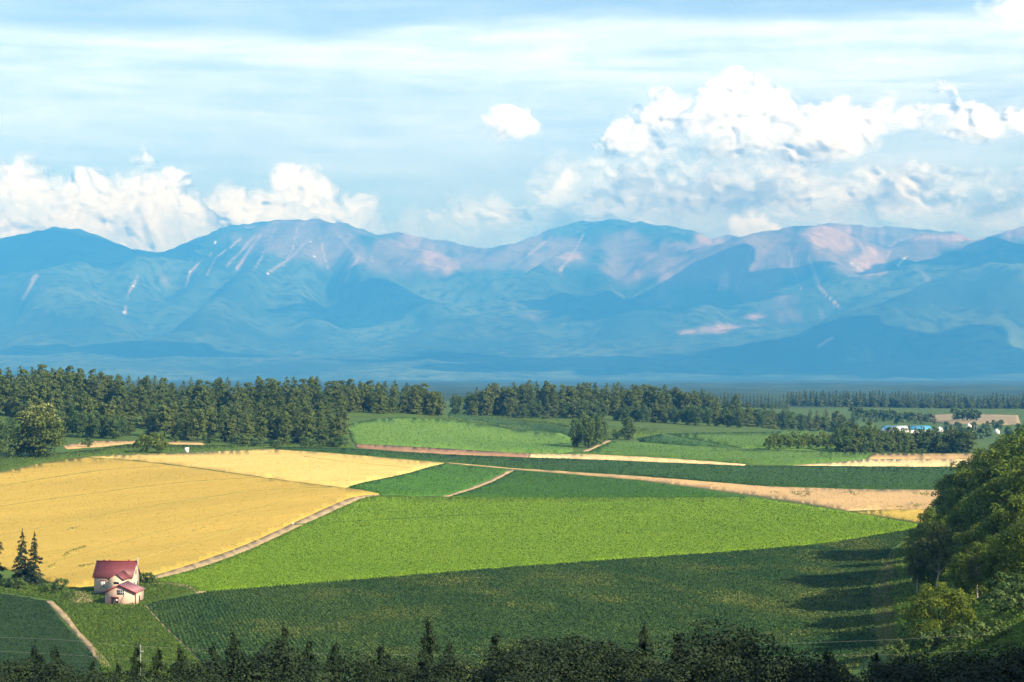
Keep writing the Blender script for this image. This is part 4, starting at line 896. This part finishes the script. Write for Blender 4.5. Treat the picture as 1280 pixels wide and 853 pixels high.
# the wooded bank on the right
def bank(kind, px, Y, h, label, var=0, wide=1.0, rz=0.0, sink=0.0, group=None):
    p = at(px, Y); p.z -= sink; return K[kind].plant(p, h, rz, label, group, var, wide)
bank_trees = [(1152, 440, 10.5), (1148, 400, 9.5), (1160, 382, 10), (1165, 455, 12), (1186, 470, 16.5), (1206, 480, 20), (1228, 475, 22), (1254, 468, 23.5), (1284, 460, 24), (1196, 430, 16), (1222, 425, 20), (1250, 415, 21), (1280, 405, 21), (1308, 410, 20),
              (1156, 418, 10.5), (1180, 400, 12.5), (1206, 388, 14.5), (1236, 380, 16), (1264, 372, 17), (1292, 362, 17), (1222, 350, 11.5), (1250, 342, 12.5), (1280, 335, 13), (1226, 326, 9), (1246, 318, 9.5), (1270, 312, 10.5), (1292, 304, 11), (1206, 332, 8.5)]
bank_trees.sort()
for k, (px, Y, h) in enumerate(bank_trees):
    bank('bank', px, Y, h, f'leafy green tree in the dense sunlit grove on the right bank, {ORD[k]} from the left', k, rnd.uniform(0.85, 1.1), k * 1.9, group='grove on the right bank')
bank('olive', 1172, 372, 13, 'olive green tree with a pale bare trunk at the near edge of the right grove', 0, 0.9, 0.6)
bank('olive', 1146, 380, 10, 'slim olive green tree beside the bare soil', 1, 0.6, 2.0)
bank('bush', 1176, 292, 8.6, 'broad yellow green shrub at the foot of the right grove', 0, 0.95, 0.4)
bank('olive', 1222, 322, 8.0, 'small olive tree right of the broad yellow green shrub', 1, 0.9, 3.0)
for k, (px, Y, h) in enumerate([(1120, 290, 3.0), (1140, 300, 3.4), (1165, 280, 3.6), (1205, 270, 3.2), (1236, 262, 3.4), (1252, 285, 3.6), (1275, 275, 3.8), (1262, 300, 4.0)]):
    bank('shrub', px, Y, h, f'low green bush below the grove in the lower right corner, {ORD[k]} from the left', k, 1.1, k * 1.1, group='bushes in the lower right corner')
# shaded row along the bottom of the picture: column, row of the tip, distance, kind
fore = [(-6, 806, 112, 0), (22, 812, 118, 1), (44, 800, 120, 0), (68, 806, 116, 0), (92, 818, 114, 1), (118, 822, 116, 0), (146, 824, 122, 0), (171, 803, 120, 0), (198, 808, 118, 0), (224, 806, 121, 0), (240, 822, 112, 1), (266, 802, 118, 0), (292, 786, 116, 0), (320, 796, 115, 1), (354, 776, 118, 0), (386, 794, 116, 0),
        (420, 800, 120, 0), (450, 812, 112, 1), (478, 800, 118, 0), (506, 812, 116, 1), (535, 770, 117, 0), (562, 800, 119, 0), (592, 812, 113, 1), (620, 786, 117, 0), (648, 806, 112, 1), (680, 792, 115, 1), (704, 808, 118, 0), (736, 790, 116, 1), (768, 806, 113, 1), (806, 778, 118, 0), (846, 784, 120, 0),
        (878, 804, 114, 1), (915, 770, 117, 1), (944, 800, 119, 0), (972, 808, 113, 1), (1004, 812, 116, 1), (1034, 808, 118, 0), (1064, 820, 112, 1), (1094, 808, 120, 0), (1128, 818, 114, 1), (1160, 812, 117, 1), (1196, 806, 113, 1), (1230, 812, 118, 1), (1264, 800, 115, 1), (1290, 806, 117, 1)]
n0 = n1 = 0
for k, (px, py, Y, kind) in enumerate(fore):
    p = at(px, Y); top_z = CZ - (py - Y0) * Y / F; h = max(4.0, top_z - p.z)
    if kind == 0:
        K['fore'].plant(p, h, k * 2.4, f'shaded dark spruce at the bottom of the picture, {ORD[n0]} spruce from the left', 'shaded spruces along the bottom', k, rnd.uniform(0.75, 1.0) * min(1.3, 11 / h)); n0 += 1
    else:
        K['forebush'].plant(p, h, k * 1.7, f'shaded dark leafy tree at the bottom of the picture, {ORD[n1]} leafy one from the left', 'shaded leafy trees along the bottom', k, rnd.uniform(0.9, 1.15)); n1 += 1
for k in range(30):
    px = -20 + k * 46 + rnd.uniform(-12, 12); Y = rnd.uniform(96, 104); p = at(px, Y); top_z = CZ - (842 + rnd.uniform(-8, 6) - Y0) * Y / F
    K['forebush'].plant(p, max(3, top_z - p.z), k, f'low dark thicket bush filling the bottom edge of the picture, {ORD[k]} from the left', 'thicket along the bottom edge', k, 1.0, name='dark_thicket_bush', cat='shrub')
# unseen tall trees added right of the viewpoint to throw shade on the row below
for k, (x, y, h) in enumerate([(30, 78, 19), (34, 66, 20), (40, 84, 22), (44, 70, 23), (50, 92, 22), (38, 98, 17), (52, 78, 24), (60, 100, 23), (64, 86, 24), (46, 56, 22), (58, 66, 24), (72, 96, 24), (36, 52, 21), (30, 44, 20), (26, 56, 17), (48, 110, 18), (60, 116, 20), (74, 112, 22), (86, 104, 24)]):
    K['bank'].plant(Vector((x, y, float(ground_z(x, y)))), h, k, 'unseen tall leafy tree added right of the viewpoint for its shade', 'unseen trees added for shade', k, 0.95)

# ------------------------------------------------------------------ buildings and small things
def plain(name, c1, c2=None, rough=0.7, scale=2.0, stretch=(1, 1, 1), spec=0.3, metal=0.0):
    m, t, b = base_mat(name, rough); b.inputs['Specular IOR Level'].default_value = spec; b.inputs['Metallic'].default_value = metal
    if c2: t.links.new(mixc(t, ramp(t, pos_noise(t, scale, 5, 0.6, stretch), [(0.35, (0, 0, 0)), (0.7, (1, 1, 1))]), c1, c2), b.inputs['Base Color'])
    else: b.inputs['Base Color'].default_value = (*c1, 1)
    return m
BM = dict(cream=plain('cream_boards', (0.52, 0.42, 0.30), (0.42, 0.34, 0.24), 0.8, 1.2, (1, 1, 4)), pink=plain('pinkish_plaster', (0.54, 0.38, 0.29), (0.46, 0.32, 0.24), 0.85, 1.0),
          red=plain('red_sheet_roof', (0.165, 0.040, 0.044), (0.13, 0.033, 0.036), 0.5, 0.8, (1, 1, 1), 0.4), glare=plain('glare_red_sheet_roof', (0.28, 0.13, 0.145), (0.22, 0.095, 0.11), 0.42, 0.8, (1, 1, 1), 0.5),  # shed roof: same red sheet, its glare painted in as a paler pink
          trim=plain('red_trim', (0.24, 0.035, 0.04)), white=plain('white_paint', (0.78, 0.76, 0.72)), dark=plain('dark_glass', (0.02, 0.02, 0.022), None, 0.15, spec=0.5), metal=plain('pale_flue', (0.45, 0.43, 0.40), None, 0.5),
          blue=plain('blue_sheet_roof', (0.05, 0.24, 0.42), (0.07, 0.30, 0.48), 0.5), pale=plain('pale_sheet_roof', (0.50, 0.55, 0.58), (0.42, 0.47, 0.5), 0.5), wood=plain('grey_wood', (0.25, 0.20, 0.15), (0.16, 0.13, 0.1)), grey=plain('concrete_pole', (0.26, 0.26, 0.25), (0.20, 0.20, 0.20), 0.8))
def box(name, parent, x0, x1, y0, y1, z0, z1, mat):
    V = [(x0, y0, z0), (x1, y0, z0), (x1, y1, z0), (x0, y1, z0), (x0, y0, z1), (x1, y0, z1), (x1, y1, z1), (x0, y1, z1)]
    return link(name, fast_mesh(name, V, np.array([(0, 3, 2, 1), (4, 5, 6, 7), (0, 1, 5, 4), (1, 2, 6, 5), (2, 3, 7, 6), (3, 0, 4, 7)])), mat, parent)
def slab(name, parent, quad, th, mat):
    """a sheet with thickness th below the quad"""
    q = [Vector(p) for p in quad]; n = (q[1] - q[0]).cross(q[3] - q[0]).normalized() * th
    V = [tuple(p) for p in q] + [tuple(p - n) for p in q]
    return link(name, fast_mesh(name, V, np.array([(0, 1, 2, 3), (7, 6, 5, 4), (0, 4, 5, 1), (1, 5, 6, 2), (2, 6, 7, 3), (3, 7, 4, 0)])), mat, parent)
def gable_body(name, parent, w, d, eave, apex, ax, mat, along='y'):
    """walls with gables; ridge along y (gable towards the camera) or along x"""
    if along == 'y': P = [(0, 0), (w, 0), (w, eave), (ax, apex), (0, eave)]; V = [(x, 0, z) for x, z in P] + [(x, d, z) for x, z in P]
    else: P = [(0, 0), (d, 0), (d, eave), (ax, apex), (0, eave)]; V = [(0, y, z) for y, z in P] + [(w, y, z) for y, z in P]
    V = [(x, y, z if z > 0.01 else -1.2) for x, y, z in V]
    f4 = np.array([(0, 1, 6, 5), (1, 2, 7, 6), (2, 3, 8, 7), (3, 4, 9, 8), (4, 0, 5, 9)]); f5 = np.array([(4, 3, 2, 1, 0), (5, 6, 7, 8, 9)])
    if along == 'y': f4 = f4[:, ::-1]; f5 = f5[:, ::-1]
    return link(name, fast_mesh(name, V, [f4, f5]), mat, parent)
def seams(parent, p0, p1, down, n, mat):
    """raised seams from the ridge line p0-p1 down the slope"""
    p0, p1, down = Vector(p0), Vector(p1), Vector(down); u_ = (p1 - p0).normalized(); nn = u_.cross(down).normalized(); nn = nn if nn.z > 0 else -nn
    me = None
    for k in range(n):
        o0 = p0 + (p1 - p0) * ((k + 0.5) / n)
        if me is None:
            a = u_ * 0.025
            V = [-a, a, a + down, -a + down]; V = [v + nn * 0.004 for v in V] + [v + nn * 0.05 for v in V]
            me = fast_mesh('roof_seam', [tuple(v) for v in V], np.array([(4, 5, 6, 7), (0, 4, 7, 3), (1, 2, 6, 5), (0, 1, 5, 4), (3, 7, 6, 2)]))
        o = link('roof_seam', me, mat, parent); o.location = o0
YAW = R(-3.5)
hb_ = on(117.5, 741.5)
house = empty('farmhouse', hb_, YAW); tag(house, 'old cream farmhouse with steep red sheet roof beside the golden field', 'house')
W_, D_ = 7.9, 6.0
gable_body('wall', house, W_, D_, 3.45, 6.15, D_ / 2, BM['cream'], 'x')
rf = slab('roof', house, [(-0.3, -0.32, 3.22), (W_ + 0.3, -0.32, 3.22), (W_ + 0.3, D_ / 2, 6.32), (-0.3, D_ / 2, 6.32)], 0.10, BM['red'])
rb = slab('roof', house, [(W_ + 0.3, D_ + 0.32, 3.22), (-0.3, D_ + 0.32, 3.22), (-0.3, D_ / 2 + 0.01, 6.32), (W_ + 0.3, D_ / 2 + 0.01, 6.32)], 0.10, BM['red'])
seams(rf, (-0.25, D_ / 2, 6.32), (W_ + 0.25, D_ / 2, 6.32), (0, -D_ / 2 - 0.3, -3.07), 19, BM['red'])
box('ridge_cap', house, -0.34, W_ + 0.34, D_ / 2 - 0.14, D_ / 2 + 0.14, 6.27, 6.40, BM['trim'])
for x in (1.3, 2.5, 6.5): box('ridge_vent', house, x - 0.12, x + 0.12, D_ / 2 - 0.12, D_ / 2 + 0.12, 6.401, 6.62, BM['trim'])
w1 = box('window', house, 1.35, 2.25, -0.05, -0.003, 1.25, 2.55, BM['white']); box('pane', w1, 1.43, 1.77, -0.065, -0.052, 1.33, 2.47, BM['metal']); box('pane', w1, 1.83, 2.17, -0.065, -0.052, 1.33, 2.47, BM['metal'])
box('lintel', w1, 1.25, 2.7, -0.22, -0.052, 2.56, 2.66, BM['trim'])
box('foundation', house, -0.06, W_ + 0.06, -0.06, -0.004, -1.0, 0.35, BM['grey'])
fl = link('flue', fast_mesh('flue', *tube([(W_ + 0.25, 2.6, 3.8), (W_ + 0.55, 2.6, 4.2), (W_ + 0.55, 2.6, 6.9)], [0.09, 0.09, 0.09], 10), True), BM['metal'], house)
link('flue_cap', fast_mesh('flue_cap', *tube([(W_ + 0.55, 2.6, 6.85), (W_ + 0.55, 2.6, 6.93), (W_ + 0.55, 2.6, 7.1)], [0.15, 0.15, 0.03], 10)), BM['metal'], fl)
for (y, z) in ((1.2, 1.2), (3.9, 1.2), (2.5, 3.6)):
    w = box('window', house, W_ + 0.003, W_ + 0.05, y, y + 0.9, z, z + 1.1, BM['white']); box('pane', w, W_ + 0.052, W_ + 0.06, y + 0.08, y + 0.82, z + 0.08, z + 1.02, BM['dark'])
# porch wing joining house and shed
porch = empty('porch', (4.35, -5.4, -0.1)); porch.parent = house; porch.name = 'porch'
gable_body('porch_wall', porch, 3.1, 5.396, 3.4, 4.45, 1.65, BM['cream'], 'y')
slab('porch_roof', porch, [(-0.25, -0.22, 3.30), (1.65, -0.22, 4.60), (1.65, 6.2, 4.60), (-0.25, 6.2, 3.30)][::-1], 0.09, BM['red'])
slab('porch_roof', porch, [(1.655, -0.22, 4.60), (3.35, -0.22, 3.30), (3.35, 6.2, 3.30), (1.655, 6.2, 4.60)][::-1], 0.09, BM['red'])
pw = box('window', porch, 1.2, 2.3, -0.05, -0.003, 2.55, 3.0, BM['dark'])
pd_ = box('door', porch, -0.05, -0.003, 3.2, 4.1, -0.3, 1.9, BM['dark'])
# the little shed in front
sb = on(131.2, 756.3)
shed = empty('garden_shed', sb, YAW); tag(shed, 'small pinkish shed with red gable roof paled by painted glare in front of the farmhouse', 'shed')
SW, SD, SE, SA, SX = 6.1, 6.6, 2.55, 3.95, 2.75
gable_body('wall', shed, SW, SD, SE, SA, SX, BM['pink'], 'y')
kl = (SA - SE) / SX; kr = (SA - SE) / (SW - SX)
r1 = slab('roof', shed, [(-0.35, -0.3, SE + 0.10 - 0.35 * kl), (-0.35, SD + 0.2, SE + 0.10 - 0.35 * kl), (SX, SD + 0.2, SA + 0.10), (SX, -0.3, SA + 0.10)][::-1], 0.10, BM['glare'])
r2 = slab('roof', shed, [(SX + 0.005, -0.3, SA + 0.10), (SX + 0.005, SD + 0.2, SA + 0.10), (SW + 0.35, SD + 0.2, SE + 0.10 - 0.35 * kr), (SW + 0.35, -0.3, SE + 0.10 - 0.35 * kr)][::-1], 0.10, BM['glare'])
seams(r2, (SX, -0.25, SA + 0.10), (SX, SD + 0.15, SA + 0.10), (SW - SX + 0.33, 0, -(SA - SE) * (SW - SX + 0.33) / (SW - SX)), 12, BM['glare'])
slab('barge_board', shed, [(-0.36, -0.335, SE + 0.08 - 0.35 * kl), (SX, -0.335, SA + 0.10), (SX, -0.335, SA - 0.14), (-0.36, -0.335, SE - 0.16 - 0.35 * kl)], 0.03, BM['trim'])
slab('barge_board', shed, [(SX + 0.003, -0.335, SA + 0.10), (SW + 0.36, -0.335, SE + 0.08 - 0.35 * kr), (SW + 0.36, -0.335, SE - 0.16 - 0.35 * kr), (SX + 0.003, -0.335, SA - 0.14)], 0.03, BM['trim'])
wu = box('window', shed, 2.42, 3.92, -0.05, -0.003, 2.02, 3.04, BM['white'])
for i in range(4):
    for j in range(2): box('pane', wu, 2.48 + i * 0.36, 2.48 + i * 0.36 + 0.30, -0.062, -0.052, 2.08 + j * 0.48, 2.08 + j * 0.48 + 0.42, BM['dark'])
dr = box('doorway', shed, 1.25, 2.62, -0.03, -0.003, -0.3, 1.45, BM['dark'])
box('lintel', dr, 1.12, 2.75, -0.14, -0.032, 1.455, 1.60, BM['trim']); box('post', dr, 1.17, 1.248, -0.08, -0.004, -0.4, 1.45, BM['trim']); box('post', dr, 2.622, 2.70, -0.08, -0.004, -0.4, 1.45, BM['trim'])
link('door_brace', fast_mesh('door_brace', *tube([(1.55, -0.07, -0.1), (1.9, -0.07, 0.7), (2.3, -0.07, 1.35)], [0.05, 0.05, 0.05], 6)), BM['wood'], dr)
sdoor = box('side_door', shed, SW + 0.003, SW + 0.04, 2.6, 3.5, -0.4, 1.55, BM['dark'])
box('downpipe', shed, SW + 0.02, SW + 0.10, -0.10, -0.02, -0.4, SE - 0.2, BM['trim'])
pole_o = link('leaning_pole', fast_mesh('leaning_pole', *tube([(0, 0, -0.2), (0.29, 0.22, 0.9), (0.58, 0.42, 1.95)], [0.05, 0.05, 0.045], 6)), BM['wood'])
mw = shed.matrix_basis @ Vector((3.35, -0.55, 0.15)); pole_o.location = mw; tag(pole_o, 'wooden pole leaning against the front wall of the pinkish shed', 'pole')
# white box and markers in the fields
def cabinet(px, py, w, h, label):
    p = on(px, py); o = empty('white_cabinet', p); tag(o, label, 'box')
    box('cabinet_body', o, -w / 2, w / 2, -w / 3, w / 3, -0.3, h, BM['white']); box('cabinet_roof', o, -w / 2 - 0.06, w / 2 + 0.06, -w / 3 - 0.06, w / 3 + 0.06, h + 0.002, h + 0.1, BM['white'])
cabinet(233.5, 565.5, 1.5, 1.9, 'small white box standing on the far edge of the golden field')
mk = link('marker_post', fast_mesh('marker_post', *tube([(0, 0, -0.3), (0, 0, 0.5), (0, 0, 0.62)], [0.16, 0.16, 0.05], 8)), BM['white']); mk.location = on(366, 655.5); tag(mk, 'tiny white marker beside the dirt track at the wheat edge', 'marker')
# far farm
fp = at(1137, 1740); far_shed = empty('farm_shed', (fp.x, fp.y, -6.2), R(4)); tag(far_shed, 'long far farm shed with blue and pale roof sections', 'shed')
gable_body('wall', far_shed, 41, 16, 6.4, 9.2, 8, BM['white'], 'x')
for (a, b_, mt) in ((-0.5, 6.0, 'blue'), (6.03, 21.0, 'pale'), (21.03, 41.5, 'blue')):
    slab('roof_section', far_shed, [(a, -0.6, 6.3), (b_, -0.6, 6.3), (b_, 8, 9.4), (a, 8, 9.4)], 0.15, BM[mt]); slab('roof_section', far_shed, [(b_, 16.6, 6.3), (a, 16.6, 6.3), (a, 8.02, 9.4), (b_, 8.02, 9.4)], 0.15, BM[mt])
far_shed.location.x -= 21
for k, (px, py, Y, w, h, lab) in enumerate([(1116, 541, 1690, 4.5, 3.2, 'small white building at the left end of the far blue roofed shed'), (1166.5, 545, 1690, 5, 3.0, 'small white building at the right end of the far blue roofed shed'), (1176, 541, 1650, 4.6, 4.8, 'far white house right of the blue roofed shed'), (1212, 534, 1700, 3.4, 2.8, 'white far building half hidden by the village trees'), (1247, 541, 1650, 3.6, 3.0, 'far pale building nearest the right picture edge')]):
    p = at(px, Y); z = CZ - (py - Y0) * Y / F
    o = empty('small_building', (p.x - w / 2, p.y, z), R(5)); tag(o, lab, 'building')
    gable_body('wall', o, w, w, h * 0.62, h, w / 2, BM['white'], 'y'); slab('roof', o, [(-0.3, -0.3, h * 0.55), (w / 2, -0.3, h + 0.1), (w / 2, w + 0.3, h + 0.1), (-0.3, w + 0.3, h * 0.55)][::-1], 0.1, BM['pale']); slab('roof', o, [(w / 2 + 0.01, -0.3, h + 0.1), (w + 0.3, -0.3, h * 0.55), (w + 0.3, w + 0.3, h * 0.55), (w / 2 + 0.01, w + 0.3, h + 0.1)][::-1], 0.1, BM['pale'])
for k, (px, y0_, y1_, lab) in enumerate([(1191, 528, 548, 'far utility pole left of the white far building'), (1217.5, 531, 550, 'left one of two close far utility poles'), (1220.5, 531, 550, 'right one of two close far utility poles')]):
    Y = 1600; z1 = CZ - (y0_ - Y0) * Y / F; z0 = CZ - (y1_ - Y0) * Y / F; X = (px - CX) * Y / F
    o = empty('utility_pole', (X, Y, z0 - 2)); tag(o, lab, 'pole', 'far utility poles')
    link('shaft', fast_mesh('shaft', *tube([(0, 0, 0), (0, 0, (z1 - z0) / 2), (0, 0, z1 - z0 + 2)], [0.2, 0.19, 0.18], 8)), BM['grey'], o); box('crossarm', o, -0.9, 0.9, -0.29, -0.2, z1 - z0 + 0.9, z1 - z0 + 1.1, BM['grey'])
# near cables on their posts
cab_pts = []
for k, (rows, lab) in enumerate([([(-90, 795), (60, 799), (175, 808), (420, 818), (700, 817), (980, 805), (1110, 800), (1240, 793)], 'upper of the two thin cables crossing the dark trees at the bottom'), ([(-90, 812), (60, 817), (175, 825), (420, 836), (700, 835), (980, 821), (1110, 818.5), (1240, 812)], 'lower of the two thin cables crossing the dark trees at the bottom')]):
    Y = 150.0; pts = [((x - CX) * Y / F, Y, CZ - (y - Y0) * Y / F) for x, y in smooth_curve(rows, 5)]
    o = link('cable', fast_mesh('cable', *tube(pts, [0.005] * len(pts), 5)), BM['grey']); tag(o, lab, 'cable')
for (px, ytop, lab) in ((175.5, 806, 'thin grey post among the dark spruces at the lower left'), (1262, 830, 'grey cable post in the bushes at the lower right'), (-90, 790, 'grey cable post left of the picture')):
    if px < 0: continue
    Y = 150.4; z1 = CZ - (ytop - Y0) * Y / F; X = (px - CX) * Y / F; g0 = float(ground_z(X, Y)) - 0.5
    o = empty('cable_post', (X, Y, g0)); tag(o, lab, 'post'); link('shaft', fast_mesh('shaft', *tube([(0, 0, 0), (0, 0, (z1 - g0) * 0.5), (0, 0, z1 - g0)], [0.06, 0.055, 0.05], 8)), BM['grey'], o); box('insulator_arm', o, -0.3, 0.3, -0.40, -0.34, z1 - g0 - 0.5, z1 - g0 - 0.42, BM['grey'])
